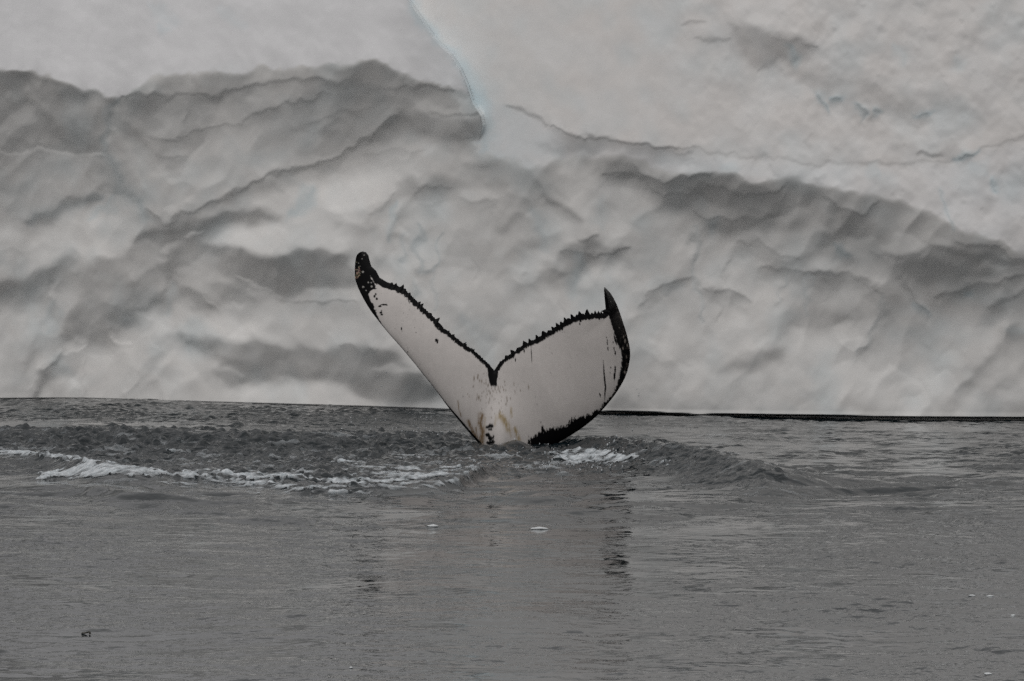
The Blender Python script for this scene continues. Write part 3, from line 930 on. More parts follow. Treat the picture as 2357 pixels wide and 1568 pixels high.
w_big = 0.012 * grf(wsh, wd, 1.6, 9.0, 1.6, 71)
w_mid = grf(wsh, wd, 0.24, 1.1, 1.5, 72, ang=math.radians(80), spread=0.4)
w_fin = grf(wsh, wd, 0.10, 0.36, 0.8, 73, ang=math.radians(80), spread=0.5)
def slope_rms(f):
    return math.sqrt(np.mean((np.diff(f, axis=0) / wd[0]) ** 2) + np.mean((np.diff(f, axis=1) / wd[1]) ** 2))
w_chop = grf(wsh, wd, 0.12, 0.26, 0.6, 74, ang=math.radians(80), spread=0.6)
w_mid /= slope_rms(w_mid); w_fin /= slope_rms(w_fin); w_chop /= slope_rms(w_chop)
calm = np.minimum(rough, 0.10)
WH = RH + w_big + calm * 0.5 * w_mid + np.sqrt(np.maximum(np.minimum(rough, 0.16) ** 2 - (0.5 * calm) ** 2, 0)) * w_fin + np.maximum(rough - 0.12, 0) * 0.85 * w_chop

bx0, by0 = on_water(1190, 1040)
rr = np.hypot(FX - bx0, (FY - by0))
wob = 0.35 * grf(wsh, wd, 0.8, 4.0, 1.2, 75)
WH += 0.016 * np.sin((rr + wob) * 5.2) * np.exp(-((rr - 7.5) / 4.0) ** 2) * (FY < by0) * np.clip(1 + 0.8 * gust, 0.1, 2)
lap = sstep(0, 1, (FX[0] + 9.6) / 0.6) * sstep(0, 1, (9.6 - FX[0]) / 0.6)
lapy = sstep(0, 1, (FY[:, 0] - 33) / 0.6) * sstep(0, 1, (73.5 - FY[:, 0]) / 0.6)
WH *= lap[None, :] * lapy[:, None]

WZ = np.zeros((len(wys), len(wxs)))
WZ[iy0:iy0 + len(fy), ix0:ix0 + len(fx)] = WH
SX, SY = np.meshgrid(wxs, wys)
sea_me = mesh_from('sea', np.stack([SX, SY, WZ], -1).reshape(-1, 3), grid_faces(len(wys), len(wxs)))
CH_ = np.full((len(wys), len(wxs)), 0.20)
CH_[iy0:iy0 + len(fy), ix0:ix0 + len(fx)] = np.clip(np.where(rough < 0.16, 3.0 * rough - 0.05, 1.3 * rough + 0.22), 0.03, 1.0)
sea_me.attributes.new('chop', 'FLOAT', 'POINT').data.foreach_set('value', CH_.ravel().astype(np.float32))
sea = link('sea', sea_me, M_WATER, None, 'dark grey rippled sea around the whale tail', None, 'structure')

def water_z(x, y):
    i = np.clip((np.asarray(y) - fy[0]) / 0.05, 0, len(fy) - 1.001)
    j = np.clip((np.asarray(x) - fx[0]) / 0.03, 0, len(fx) - 1.001)
    i0, j0 = i.astype(int), j.astype(int)
    a, b = i - i0, j - j0
    return WH[i0, j0] * (1 - a) * (1 - b) + WH[i0 + 1, j0] * a * (1 - b) + WH[i0, j0 + 1] * (1 - a) * b + WH[i0 + 1, j0 + 1] * a * b

# ================================================================== WHALE TAIL
Y_TAIL = 60.0
K = 0.33664
def k2v(kx, ky):
    return 785.7 + K * np.asarray(kx, float), 552.4 + K * np.asarray(ky, float)
STN = [((145,78),(145,78)), ((168,84),(125,86)), ((185,105),(106,105)), ((192,135),(96,145)), ((205,180),(92,200)), ((238,212),(94,260)), ((262,258),(112,320)), ((310,287),(150,400)), ((360,306),(195,475)),
       ((425,330),(255,555)), ((470,370),(320,635)), ((530,432),(400,725)), ((600,498),(480,820)), ((660,556),(560,920)), ((700,604),(640,1020)), ((770,657),(720,1130)),
       ((850,718),(800,1230)), ((900,752),(880,1325)), ((960,802),(945,1400)), ((1005,846),(1000,1480)), ((1036,882),(1050,1570)), ((1046,892),(1110,1640)), ((1056,876),(1180,1620)),
       ((1085,832),(1260,1545)), ((1120,806),(1340,1485)), ((1165,776),(1420,1425)), ((1250,712),(1530,1360)), ((1330,675),(1640,1290)), ((1400,634),(1740,1210)),
       ((1470,592),(1830,1110)), ((1530,553),(1890,1030)), ((1590,525),(1940,940)), ((1650,510),(1965,860)), ((1710,507),(1975,770)), ((1760,506),(1957,665)),
       ((1808,500),(1925,560)), ((1806,460),(1905,500)), ((1800,400),(1880,435)), ((1796,350),(1838,362)), ((1797,322),(1800,322))]
TEETH = [(345,300,9,8), (375,300,8,10), (421,316,9,18), (440,335,8,6), (475,362,9,6), (540,424,8,14), (560,436,8,16), (620,500,10,8), (665,540,9,22), (735,622,10,5), (770,648,10,7), (850,710,12,7), (905,748,12,5),
         (1125,796,10,8), (1165,762,11,14), (1205,742,9,5), (1245,696,14,12), (1285,682,9,12), (1335,660,9,14), (1375,626,14,12), (1415,622,9,5), (1445,604,8,8), (1472,576,9,14), (1498,562,8,8), (1526,538,9,13), (1548,532,8,6), (1572,513,10,16), (1606,504,8,7),
         (1626,492,11,17), (1652,500,7,4), (1680,484,14,20), (1712,498,7,5), (1735,488,7,14), (1757,488,7,12), (1776,492,6,8), (1796,484,7,14)]
NS, NC = 900, 90
tp = np.array([s[0] for s in STN], float)
lp = np.array([s[1] for s in STN], float)
seg = np.hypot(*np.diff((tp + lp) / 2, axis=0).T) + 0.55 * np.hypot(*np.diff(tp, axis=0).T) + 4
cum = np.concatenate([[0], np.cumsum(seg)]) / seg.sum()
s_ = np.linspace(0, 1, NS)
def catmull(cum, p, s):
    o = np.zeros((len(s), 2))
    m = np.gradient(p, cum, axis=0)
    i = np.clip(np.searchsorted(cum, s, side='right') - 1, 0, len(cum) - 2)
    hseg = (cum[i + 1] - cum[i])
    t = ((s - cum[i]) / hseg)[:, None]
    hseg = hseg[:, None]
    return (2*t**3-3*t**2+1)*p[i] + (t**3-2*t**2+t)*hseg*m[i] + (-2*t**3+3*t**2)*p[i+1] + (t**3-t**2)*hseg*m[i+1]
Lc = catmull(cum, lp, s_)
Tc = np.stack([np.interp(s_, cum, tp[:, k]) for k in (0, 1)], 1)
# serrated trailing edge
tang = np.gradient(Tc, axis=0); tang /= np.linalg.norm(tang, axis=1, keepdims=True) + 1e-9
nout = np.stack([tang[:, 1], -tang[:, 0]], 1)                       # away from the fluke (up in the picture)
T0 = Tc.copy()
for tx, ty, wdt, hg in TEETH:
    d = np.hypot(T0[:, 0] - tx, T0[:, 1] - ty)
    along = (T0[:, 0] - tx) * tang[:, 0] + (T0[:, 1] - ty) * tang[:, 1]
    near = d < 40
    amp = np.where(near, np.clip(1 - (np.abs(along) / (1.35 * wdt)), 0, 1) ** 0.75, 0)
    Tc += nout * (amp * hg * (1.9 if tx > 1100 else 1.45))[:, None]
jag = np.interp(s_, np.linspace(0, 1, 420), np.random.default_rng(5).standard_normal(420))
edge_in = sstep(0.10, 0.16, s_) * (1 - sstep(0.90, 0.94, s_)) * (1 - np.exp(-((s_ - np.interp(1046, Tc[:, 0], s_)) / 0.03) ** 2))
Tc += nout * (jag * 2.2 * edge_in)[:, None]
c_ = 0.5 - 0.5 * np.cos(np.pi * np.linspace(0, 1, NC))              # dense at both edges; 0 leading, 1 trailing
S, Cc = np.meshgrid(s_, c_, indexing='ij')
chk = np.hypot(*(Lc - T0).T)[:, None]
gk = np.exp(-0.5 * (np.arange(-60, 61) / 20.0) ** 2); gk /= gk.sum()
sm = lambda f: np.stack([np.convolve(np.concatenate([2 * f[0, k] - f[60:0:-1, k], f[:, k], 2 * f[-1, k] - f[-2:-62:-1, k]]), gk, 'valid') for k in (0, 1)], 1)
Ts, Ls = sm(T0), sm(Lc)                                             # smooth inner surface, crisp outline
wt = np.clip(1 - (1 - Cc) * chk / np.maximum(np.minimum(46.0, 0.5 * chk), 1e-3), 0, 1) ** 1.3
wl_ = np.clip(1 - Cc * chk / np.maximum(np.minimum(46.0, 0.5 * chk), 1e-3), 0, 1) ** 1.3                    # the teeth stay at the very edge
KX = Ls[:, None, 0] * (1 - Cc) + Ts[:, None, 0] * Cc + (Tc - Ts)[:, None, 0] * wt + (Lc - Ls)[:, None, 0] * wl_
KY = Ls[:, None, 1] * (1 - Cc) + Ts[:, None, 1] * Cc + (Tc - Ts)[:, None, 1] * wt + (Lc - Ls)[:, None, 1] * wl_
s_notch = np.interp(21, np.arange(len(cum)), cum)
lr = np.clip((S - s_notch) / np.where(S < s_notch, s_notch, 1 - s_notch), -1, 1)       # -1 left tip .. +1 right tip
chord = np.hypot(*(Ls - Ts).T)[:, None] * K * 0.0057
thick = np.minimum(0.16 * chord + 0.008, 0.05 + 0.26 * np.exp(-(lr / 0.35) ** 2) + 0.07 * (1 - np.abs(lr)))
foil = np.sqrt(np.clip(Cc, 0, 1)) * (1 - Cc) ** 0.85 * 1.9 + 0.010 * np.sqrt(np.clip(Cc * (1 - Cc), 0, 1)) * 2
depth = 0.50 * np.clip(-lr, 0, 1) ** 1.7 - 0.30 * np.clip(lr, 0, 1) ** 1.6          # left lobe sweeps back, right lobe forward
depth = depth + 0.22 * (Cc - 0.35) * np.clip(-lr, 0, 1)                              # left lobe twisted, trailing edge away
depth = depth + 0.10 * (Cc - 0.4) * np.clip(lr, 0, 1)
curl = np.clip(lr - 0.45, 0, 1) / 0.55
depth = depth - 0.55 * curl ** 1.5 * np.clip(1 - Cc / 0.75, 0, 1) ** 1.3            # right leading edge rolls towards the viewer
cup = 0.10 * np.exp(-(lr / 0.25) ** 2) * Cc                                          # shallow hollow under the notch
depth = depth + cup
depth = depth - 0.13 * np.exp(-((KX - 1085) / 95) ** 2) * sstep(980, 1420, KY)       # keel of the tail stock
VX, VY = k2v(KX, KY)
yf = Y_TAIL + depth - 0.8 * thick * foil
yb = Y_TAIL + depth + 0.5 * thick * foil
xf, zf = at_depth(VX, VY, Y_TAIL)
xf = xf + 0 * yf
# keep the outline where it stands: the lobes are shaped in the tail's own plane, then pushed in depth along it
xs_f, zs_f = at_depth(VX, VY, Y_TAIL + depth)
front = np.stack([xs_f, yf, zs_f], -1)
backv = np.stack([xs_f, yb, zs_f], -1)[:, 1:-1]

# pigment
kx, ky = KX.ravel(), KY.ravel()
r = np.random.default_rng(3)
def kn(scale, seed, ax=1.0, ay=1.0, oct=3):
    """smooth value noise on the fluke, about -1..1"""
    o = np.zeros(kx.shape); amp = 1.0; tot = 0
    for q in range(oct):
        g = np.random.default_rng(seed + q).uniform(-1, 1, (256, 256))
        u = kx / scale / ax * 2 ** q % 255; v = ky / scale / ay * 2 ** q % 255
        i, j = u.astype(int), v.astype(int)
        a, b = u - i, v - j
        a, b = a * a * (3 - 2 * a), b * b * (3 - 2 * b)
        o += amp * (g[i, j] * (1-a)*(1-b) + g[i+1, j]*a*(1-b) + g[i, j+1]*(1-a)*b + g[i+1, j+1]*a*b)
        tot += amp; amp *= 0.55
    return o / tot
nf, nm_, nstr = kn(9, 100), kn(26, 200), kn(10, 300, 0.45, 2.6)
dT, _ = seg_dist(kx, ky, T0[::3], False)
dL, tL = seg_dist(kx, ky, Lc[::3], False)
black = np.zeros(kx.shape)
wT = np.interp(kx, [140, 260, 420, 700, 900, 1000, 1100, 1300, 1500, 1700, 1820], [52, 46, 38, 30, 26, 28, 26, 31, 38, 38, 34])
inner = wT + 9 * nf + 7 * nm_ + 5 * nstr
black = np.maximum(black, sstep(2, -2, dT - inner))
def kp(pts, f=3, jf=7, jm=8):
    p = np.asarray(pts, float)
    d, _ = seg_dist(kx, ky, p, True)
    d = np.where(inside(kx, ky, p), d, -d) + jf * nf + jm * nm_
    return sstep(-f, f, d)
black = np.maximum(black, kp([(972,822),(998,880),(1010,962),(1022,996),(1062,1000),(1068,930),(1078,880),(1047,870)], 2, 4, 2))
black = np.maximum(black, kp([(145,40),(60,60),(60,300),(120,420),(200,530),(300,655),(345,705),(338,690),(298,610),(250,525),(212,430),(186,375),(205,342),(240,332),(222,285),(196,248),(205,235),(250,290),(300,320),(320,270),(240,190),(190,80)], 2, 6, 5))
wL = np.interp(kx, [250, 340, 640, 720, 800, 900, 960], [4, 3, 3, 8, 14, 16, 18])
black = np.maximum(black, sstep(2, -2, dL - wL - 2 * nf) * (kx < 960) * (ky > 450))
RB = [(1790,300),(1812,440),(1822,500),(1842,560),(1866,640),(1884,700),(1906,745),(1918,800),(1918,850),(1902,920),(1886,985),(1858,1050),(1820,1095),(1800,1108),(1778,1146),(1712,1186),(1640,1206),(1572,1218),(1562,1262),
      (1482,1276),(1410,1292),(1345,1312),(1292,1352),(1280,1390),(1300,1440),(1400,1500),(1700,1400),(2050,1000),(2050,600),(1900,300)]
p_ = np.asarray(RB, float)
d_, _ = seg_dist(kx, ky, p_, True)
d_ = np.where(inside(kx, ky, p_), d_, -d_)
rag = np.interp(ky, [300, 640, 760, 1100, 1200, 1400], [2, 6, 13, 13, 26, 32])
black = np.maximum(black, sstep(-3, 3, d_ + rag * (0.55 * nstr + 0.6 * nf + 0.3 * nm_)))
SPOTS = [(228,385,8,10),(243,402,8,9),(236,370,5,7),(265,452,12,8),(292,442,20,6),(312,446,8,4),(270,497,9,8),(277,510,9,6),(275,486,4,8),(412,605,4,12),(415,622,2,6),(652,686,11,12),(657,700,6,8),(510,632,3,4),(455,765,4,5),(500,600,2,3),
         (1818,700,3,20),(1822,740,3,16),(1812,665,2,10),(1864,740,4,14),(1872,770,5,16),(1858,700,3,10),(1872,880,6,30),(1868,930,7,30),(1842,872,3,6),(1838,910,2,6),(1770,1062,4,13),(1764,1050,3,6),(1636,550,7,14),(1630,575,5,8),(1375,1282,9,20),(1380,1300,12,14),(1362,1240,4,5),(1440,770,2,6),(1190,820,4,14),(1250,760,4,12),
         (1022,1268,20,14),(1000,1276,14,10),(1020,1292,16,8),(1002,1330,16,14),(1022,1350,20,16),(1030,1375,18,18),(1010,1385,20,12),(1040,1340,8,14)]
for sx_, sy_, rx, ry in SPOTS:
    q = ((kx - sx_) / rx) ** 2 + ((ky - sy_) / ry) ** 2
    black = np.maximum(black, sstep(1.35, 0.75, q + 0.75 * nf + 0.3 * nm_))
for pts, w0 in [([(1790,815),(1794,880),(1800,960),(1806,1000),(1801,1060),(1800,1105)], 5.5), ([(1296,715),(1300,780),(1303,852)], 2.4), ([(455,395),(468,440)], 2.5), ([(1862,640),(1874,690),(1884,720)], 6)]:
    d, t = seg_dist(kx, ky, pts, False)
    black = np.maximum(black, sstep(1.5, -1.0, d - w0 * (1 - np.abs(2 * t - 1) ** 2.0) - 1.5 * nf))
# flecks of dark pigment thinly scattered over the white
fleck = sstep(0.62, 0.70, kn(7, 400, 0.8, 1.8, 2)) * sstep(0.15, 0.5, kn(90, 410))
black = np.maximum(black, 0.55 * fleck)
white = np.array([0.59, 0.556, 0.536])
dark = np.array([0.004, 0.004, 0.0045])
base_c = white[None] * (1 + 0.07 * kn(150, 500)[:, None] + 0.03 * kn(40, 520, 0.5, 2.0)[:, None] + 0.02 * nf[:, None])
# yellow-brown diatom stains
OCH = [([(955,1195),(950,1260),(968,1310),(955,1385)], 15, .95, 0), ([(868,1235),(895,1300),(935,1385)], 9, .9, 0), ([(1085,1175),(1078,1215)], 7, .75, 1), ([(1098,1205),(1128,1248),(1142,1292)], 15, .85, 1), ([(1110,1230),(1125,1250)], 14, .6, 1),
       ([(1160,1145),(1163,1205)], 6, .6, 1), ([(1188,1285),(1202,1325),(1216,1375)], 10, .75, 1), ([(798,1100),(806,1160),(820,1205)], 4, .7, 0), ([(1060,1200),(1050,1260)], 8, .4, 1), ([(920,1280),(930,1350)], 5, .6, 0), ([(985,1210),(980,1290)], 5, .4, 1), ([(1150,1290),(1160,1340)], 6, .4, 1)]
for pts, w0, al, tone in OCH:
    d, t = seg_dist(kx, ky, pts, False)
    m = np.clip(1.25 * al * np.exp(-(d / (1.25 * w0)) ** 2) * (0.8 + 0.8 * nstr + 0.35 * nf), 0, 0.95)
    oc = np.array([[0.17, 0.105, 0.045], [0.30, 0.22, 0.095]][tone])
    base_c = base_c * (1 - m[:, None]) + oc * m[:, None]
for q in range(90):
    x0 = 1030 + r.normal(0, 85); y0 = 1040 + r.normal(0, 75)
    if y0 < 905 or x0 < 860: continue
    rx, ry = r.uniform(1.6, 3.6), r.uniform(3, 9)
    qd = ((kx - x0) / rx) ** 2 + ((ky - y0) / ry) ** 2
    m = 0.75 * np.exp(-qd * 0.8)
    base_c = base_c * (1 - m[:, None]) + np.array([0.12, 0.085, 0.05]) * m[:, None]
for x0, y0, rx, ry in [(908,945,5,16),(935,925,5,10),(960,965,4,12),(940,1075,7,14),(1110,1022,4,10),(1132,1078,4,10),(1180,985,3,10),(1280,1005,4,14),(945,960,4,9)]:
    m = 0.8 * np.exp(-((kx - x0) / rx) ** 2 - ((ky - y0) / ry) ** 2)
    base_c = base_c * (1 - m[:, None]) + np.array([0.13, 0.085, 0.04]) * m[:, None]
pig = base_c * (1 - black[:, None]) + dark * black[:, None]
# pale scars and barnacle marks on the dark tips
def scar(x0, y0, rx, ry, c, al=0.9):
    global pig
    m = al * sstep(1.3, 0.7, ((kx - x0) / rx) ** 2 + ((ky - y0) / ry) ** 2 + 0.5 * nf)
    pig = pig * (1 - m[:, None]) + np.asarray(c) * m[:, None]
for x0, y0, rx in [(156,104,4),(142,130,4),(118,158,3),(148,218,7),(150,322,7),(208,318,6),(185,290,5),(128,180,2.5),(170,345,4),(205,292,4),(238,480,5)]:
    scar(x0, y0, rx, rx * 1.1, (0.36, 0.35, 0.33))
scar(150, 326, 3, 3, (0.01, 0.01, 0.01))
for q in range(46):
    scar(112 + r.normal(0, 10), 225 + r.normal(0, 24), r.uniform(2, 5), r.uniform(2, 5), (0.36 * r.uniform(.6, 1.1), 0.28 * r.uniform(.6, 1), 0.17), 0.85)
rimz = (kx > 1790) & (ky < 1110)
rim = np.where(rimz, np.exp(-dL / np.interp(ky, [320, 450, 700, 900, 1100], [4, 10, 22, 14, 8])), 0)
spk = sstep(0.25, 0.5, kn(7, 600, oct=2)) * rim * np.interp(ky, [320, 420, 800, 1100], [.3, .95, .8, .4])
pig = pig * (1 - 0.75 * spk[:, None]) + np.array([0.34, 0.29, 0.25]) * 0.75 * spk[:, None]
for x0, y0, rx, ry in [(1940,690,6,14),(1955,720,5,12),(1930,660,4,9),(1938,905,7,9),(1900,600,3,4),(1915,1010,4,6),(1842,420,3,4),(1950,800,2,10),(1925,740,4,10)]:
    scar(x0, y0, rx, ry, (0.30, 0.265, 0.235), 0.8)

nF = NS * NC
iF = np.arange(nF).reshape(NS, NC)
iB = nF + np.arange(NS * (NC - 2)).reshape(NS, NC - 2)
iBf = np.concatenate([iF[:, :1], iB, iF[:, -1:]], 1)
ff = np.stack([iF[:-1, :-1], iF[1:, :-1], iF[1:, 1:], iF[:-1, 1:]], -1).reshape(-1, 4)
fb = np.stack([iBf[:-1, :-1], iBf[:-1, 1:], iBf[1:, 1:], iBf[1:, :-1]], -1).reshape(-1, 4)
tv = np.concatenate([front.reshape(-1, 3), backv.reshape(-1, 3)])
pc = np.concatenate([pig, np.tile(np.array([0.012, 0.012, 0.013]), (len(backv.reshape(-1, 3)), 1))])
cx0, cz0 = at_depth(1190, 1035, Y_TAIL)
origin = np.array([float(cx0), Y_TAIL, 0.0])
wm = mesh_from('humpback_whale', tv - origin, np.concatenate([ff, fb]))
add_color(wm, 'pigment', pc)
whale = link('humpback_whale', wm, M_SKIN, None, 'white underside of a whale tail fluke with ragged black edges rising from the water', 'whale')
whale.location = origin

# ================================================================== FOAM, SPRAY, FLOATING BITS
ffx = np.arange(-8.6, 3.4, 0.014)
ffy = np.arange(51.0, 62.5, 0.035)
QX, QY = np.meshgrid(ffx, ffy)
QZ = water_z(QX, QY)
QU, QV = project(QX, QY, QZ)
qsh, qd_ = QX.shape, (0.035, 0.014)
dens = np.zeros(qsh)
FOAMP = [
 ([(80,1098),(143,1084),(182,1066),(234,1062),(273,1072),(325,1078),(375,1083),(402,1092),(359,1098),(273,1094),(234,1098),(182,1098),(117,1101)], 1.05, 4),
 ([(400,1088),(470,1082),(540,1086),(620,1090),(690,1080),(715,1086),(660,1100),(560,1104),(470,1100)], 0.82, 5),
 ([(480,1100),(600,1106),(700,1118),(755,1131),(680,1131),(560,1118),(470,1106)], 0.72, 5),
 ([(650,1095),(760,1104),(880,1106),(980,1095),(1050,1070),(1098,1070),(1105,1078),(1040,1088),(960,1106),(850,1114),(740,1112)], 0.80, 5),
 ([(780,1072),(960,1072),(960,1100),(790,1102)], 0.48, 8),
 ([(620,1118),(800,1120),(980,1112),(1060,1090),(1075,1098),(1000,1124),(860,1133),(740,1134)], 0.5, 5),
 ([(1268,1042),(1321,1038),(1381,1036),(1430,1045),(1490,1055),(1440,1063),(1385,1070),(1348,1067),(1312,1063),(1275,1056)], 0.85, 4),
 ([(1506,1065),(1530,1060),(1544,1067),(1515,1069)], 0.9, 3),
 ([(1130,1052),(1300,1054),(1400,1072),(1330,1082),(1200,1080)], 0.26, 8),
 ([(1418,1024),(1494,1027),(1494,1036),(1418,1034)], 0.34, 4),
 ([(-200,1022),(700,1036),(1100,1040),(1090,1068),(700,1080),(300,1070),(-200,1040)], 0.14, 8),
 ([(-200,985),(500,992),(1100,1000),(1100,1030),(500,1024),(-200,1014)], 0.05, 8),
 ([(1090,1035),(1330,1036),(1290,1050),(1100,1052)], 0.30, 5),
]
jq = 7 * grf(qsh, qd_, 0.1, 0.9, 1.0, 81)
jv = 2.5 * grf(qsh, qd_, 0.1, 0.9, 1.0, 82)
for pts, v, f in FOAMP:
    idx, m = poly_mask(QU + jq, QV + jv, pts, f)
    dens[idx] = np.maximum(dens[idx], v * m)
for pts, w, v in [([(90,1096),(200,1079),(300,1085),(400,1092),(480,1094),(600,1095),(700,1100),(800,1108),(900,1108),(980,1098),(1050,1079),(1096,1073)], 9, 0.85), ([(480,1102),(600,1114),(700,1122),(760,1129)], 6, 0.7), ([(-60,1038),(0,1041),(100,1048),(185,1059),(240,1069),(310,1081)], 7, 0.85), ([(766,1063),(800,1066),(830,1071)], 6, 0.7), ([(873,1051),(920,1049),(970,1053)], 4, 0.6), ([(340,1040),(430,1037)], 5, 0.5), ([(690,1063),(720,1059)], 5, 0.5), ([(560,1136),(610,1133)], 4, 0.5),
                  ([(360,1107),(430,1112),(470,1108)], 6, 0.5), ([(1060,1104),(1075,1090),(1095,1080)], 6, 0.6)]:
    idx, m = line_mask(QU + jq, QV + jv, pts, w, 0.3)
    dens[idx] = np.maximum(dens[idx], v * m)
fn_ = 0.75 * grf(qsh, qd_, 0.15, 1.2, 1.3, 83, stretch=(1.0, 1.6)) + 0.6 * grf(qsh, qd_, 0.05, 0.35, 0.9, 84, stretch=(1.0, 1.5))
rank = np.argsort(np.argsort(fn_.ravel())).reshape(qsh) / fn_.size
lev = dens - rank
keepv = lev > -0.12
fq = grid_faces(*qsh)
kf = keepv.ravel()[fq].sum(1) >= 3
fq = fq[kf]
used = np.unique(fq)
rem = np.full(QX.size, -1); rem[used] = np.arange(len(used))
lump = 0.012 * np.clip(grf(qsh, qd_, 0.05, 0.3, 1.0, 85), -1.5, 2)
FZ = QZ + 0.005 + 0.022 * np.clip(lev, 0, 0.5) + 0.6 * np.clip(lump, 0, 0.03) * sstep(0.05, 0.5, lev)
fv = np.stack([QX, QY, FZ], -1).reshape(-1, 3)[used]
foam_me = mesh_from('sea_foam', fv, rem[fq])
cov = foam_me.attributes.new('cover', 'FLOAT', 'POINT')
cov.data.foreach_set('value', (np.clip(0.02 + 1.25 * (lev + 0.12), 0, 0.9) * (0.72 + 0.28 * np.clip(0.5 + 0.5 * grf(qsh, qd_, 0.04, 0.2, 0.8, 86), 0, 1))).ravel()[used].astype(np.float32))
link('sea_foam', foam_me, M_FOAM, None, 'white sea foam streaked across the churned water beside the whale tail', 'foam', 'stuff')

# spray: drops thrown up round the tail, and dimples of falling water
ph = (1 + 5 ** 0.5) / 2
ico_v = np.array([(-1,ph,0),(1,ph,0),(-1,-ph,0),(1,-ph,0),(0,-1,ph),(0,1,ph),(0,-1,-ph),(0,1,-ph),(ph,0,-1),(ph,0,1),(-ph,0,-1),(-ph,0,1)]) / math.sqrt(1 + ph * ph)
ico_f = np.array([(0,11,5),(0,5,1),(0,1,7),(0,7,10),(0,10,11),(1,5,9),(5,11,4),(11,10,2),(10,7,6),(7,1,8),(3,9,4),(3,4,2),(3,2,6),(3,6,8),(3,8,9),(4,9,5),(2,4,11),(6,2,10),(8,6,7),(9,8,1)])
drops = []
def scatter(n, u0, u1, v0, v1, hmax, r0, r1, tall=1.0):
    for _ in range(n):
        u, v = r.uniform(u0, u1), r.uniform(v0, v1)
        x, y = on_water(u, v)
        z = float(water_z(x, y)) + hmax * r.random() ** 2.2
        rad = r0 + (r1 - r0) * r.random() ** 2.5
        drops.append((float(x), float(y), z, rad, rad * (1 + (tall - 1) * r.random())))
scatter(170, 1120, 1460, 1046, 1086, 0.05, 0.003, 0.011, 2.6)
scatter(170, 1240, 1420, 1054, 1080, 0.07, 0.003, 0.012, 3.2)
scatter(120, 780, 1110, 998, 1018, 0.10, 0.004, 0.013, 2.4)
scatter(90, 560, 1100, 1000, 1030, 0.05, 0.004, 0.011, 1.8)
scatter(40, 60, 800, 995, 1030, 0.03, 0.004, 0.009, 1.6)
scatter(60, 1120, 1300, 1034, 1048, 0.08, 0.003, 0.009, 2.0)
scatter(60, 1300, 1560, 1015, 1040, 0.04, 0.004, 0.011, 1.5)
scatter(80, 800, 1030, 950, 985, 0.05, 0.004, 0.010, 1.5)
scatter(26, 1420, 1600, 965, 1000, 0.04, 0.004, 0.010, 1.3)
scatter(60, 1010, 1110, 1060, 1090, 0.08, 0.004, 0.012, 2.0)
for u, v in [(868,868),(880,886),(876,900),(862,908),(888,860),(873,879),(866,897),(1083,1005),(1060,985),(1072,790),(1080,800),(1065,812),(1470,905),(1472,915),(1398,960),(1410,968),(1424,957),(1056,940),(846,862),(1466,897)]:
    x, z = at_depth(u, v, 60.6 + r.uniform(-.4, .4))
    rad = r.uniform(0.005, 0.011)
    drops.append((float(x), 60.6, float(z), rad, rad * 1.2))
D = np.array(drops)
dv_ = (ico_v[None] * np.stack([D[:, 3], D[:, 3], D[:, 4]], 1)[:, None, :] + D[:, None, :3]).reshape(-1, 3)
df_ = (ico_f[None] + (12 * np.arange(len(D)))[:, None, None]).reshape(-1, 3)
link('water_spray', mesh_from('water_spray', dv_, df_), M_DROP, None, 'droplets of spray falling round the whale tail', 'spray', 'stuff')

def lump_mesh(name, lx, ly, lz, seed, n=18, m=9):
    """low, weathered lump of ice, flat below"""
    g = np.random.default_rng(seed)
    ph1, ph2 = g.uniform(0, 6.28, 4), g.uniform(0, 6.28, 4)
    vs_, fs_ = [], []
    for i in range(m + 1):
        th = math.pi * i / m
        for j in range(n):
            f = 2 * math.pi * j / n
            k = 1 + 0.16 * math.sin(2 * f + ph1[0]) + 0.10 * math.sin(3 * f + ph1[1] + th) + 0.08 * math.sin(5 * f + ph1[2] + 2 * th)
            z = math.cos(th)
            z = z * (1 + 0.25 * math.sin(2 * f + ph2[0])) if z > 0 else z * 0.6
            vs_.append((lx * k * math.sin(th) * math.cos(f), ly * k * math.sin(th) * math.sin(f), lz * z))
    for i in range(m):
        for j in range(n):
            a0, a1 = i * n + j, i * n + (j + 1) % n
            fs_.append((a0, a0 + n, a1 + n, a1))
    return mesh_from(name, np.array(vs_), np.array(fs_))

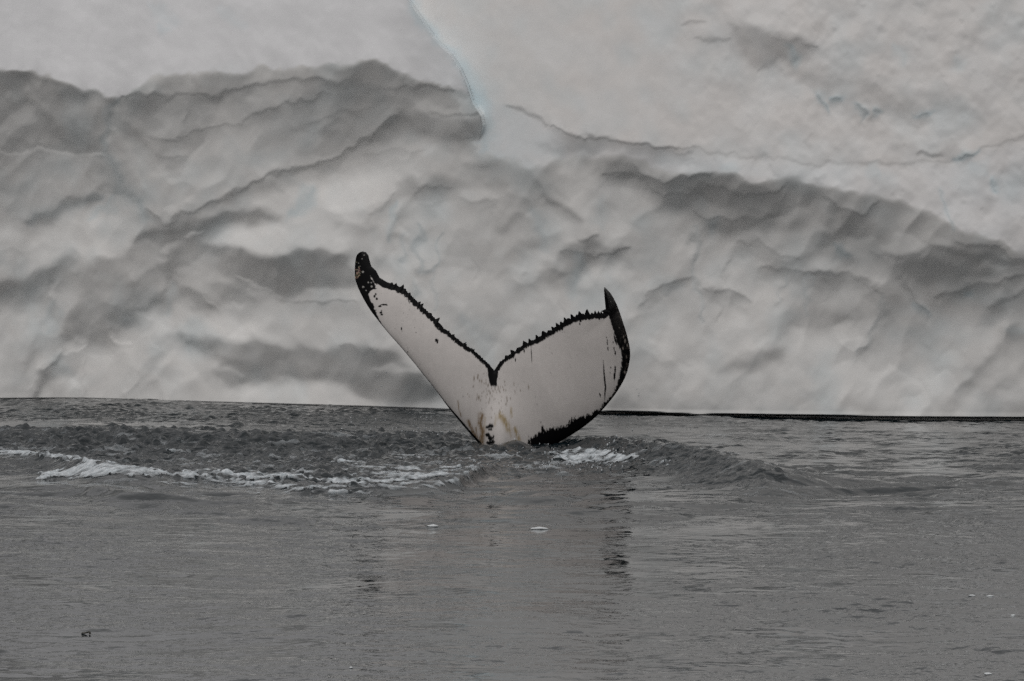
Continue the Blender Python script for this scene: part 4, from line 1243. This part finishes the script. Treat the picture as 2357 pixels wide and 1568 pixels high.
CH = [(997, 1209, .054, .035, .018, 'small white ice fragment floating below the left lobe of the tail'),
      (1240, 1214, .080, .035, .018, 'longer white ice fragment floating below the notch of the tail'),
      (2237, 1372, .032, .02, .007, 'thin pale sliver at right, left one of two side by side'),  # from here four small pale flat lumps lying on the water at right
      (2279, 1373, .038, .02, .008, 'thin pale sliver at right, right one of two side by side'),
      (2332, 1417, .018, .015, .009, 'tiny pale bit close to the right edge of the water'),
      (2274, 1553, .030, .015, .010, 'pale bit at the lower right corner of the water'),
      (808, 1566 - 24, .014, .012, .008, 'tiny ice speck at the bottom edge left of centre')]
for i, (u, v, lx, ly, lz, lab) in enumerate(CH):
    x, y = on_water(u, v)
    o = link('floating_fragment', lump_mesh('floating_fragment', lx, ly, lz, 90 + i), M_CHUNK, None, lab, 'ice', None, 'ice fragments afloat')
    o.location = (float(x), float(y), float(water_z(x, y)) + 0.25 * lz)

def weed():
    """a bent scrap: flat stalk lying on the water with one end hooked down"""
    path = [(-.075,0,.004,.006),(-.055,.004,.010,.010),(-.04,0,.006,.008),(-.02,.004,.012,.011),(0,.0,.018,.010),(.018,0,.026,.009),(.034,0,.027,.010),(.042,0,.020,.010),(.040,-.004,.006,.012),(.038,-.006,-.006,.008)]
    path = [(.6*a_, .6*b_, .6*c_, .62*d_) for a_, b_, c_, d_ in path]
    vs_, fs_, n = [], [], 8
    for i, (x, y, z, rd) in enumerate(path):
        p0, p1 = path[max(i-1, 0)], path[min(i+1, len(path)-1)]
        tx, tz = p1[0]-p0[0], p1[2]-p0[2]
        L = math.hypot(tx, tz); nx_, nz_ = -tz/L, tx/L
        for j in range(n):
            f = 2*math.pi*j/n
            k = rd*(1+0.25*math.sin(3*f+i))
            vs_.append((x+nx_*k*math.cos(f), y+1.6*k*math.sin(f), z+nz_*k*math.cos(f)))
    for i in range(len(path)-1):
        for j in range(n):
            a0, a1 = i*n+j, i*n+(j+1) % n
            fs_.append((a0, a0+n, a1+n, a1))
    return mesh_from('floating_scrap', np.array(vs_), np.array(fs_))
x, y = on_water(200, 1456)
o = link('floating_scrap', weed(), M_WEED, None, 'small dark hooked scrap floating at lower left', 'debris')
o.location = (float(x), float(y), float(water_z(x, y)) + 0.004)
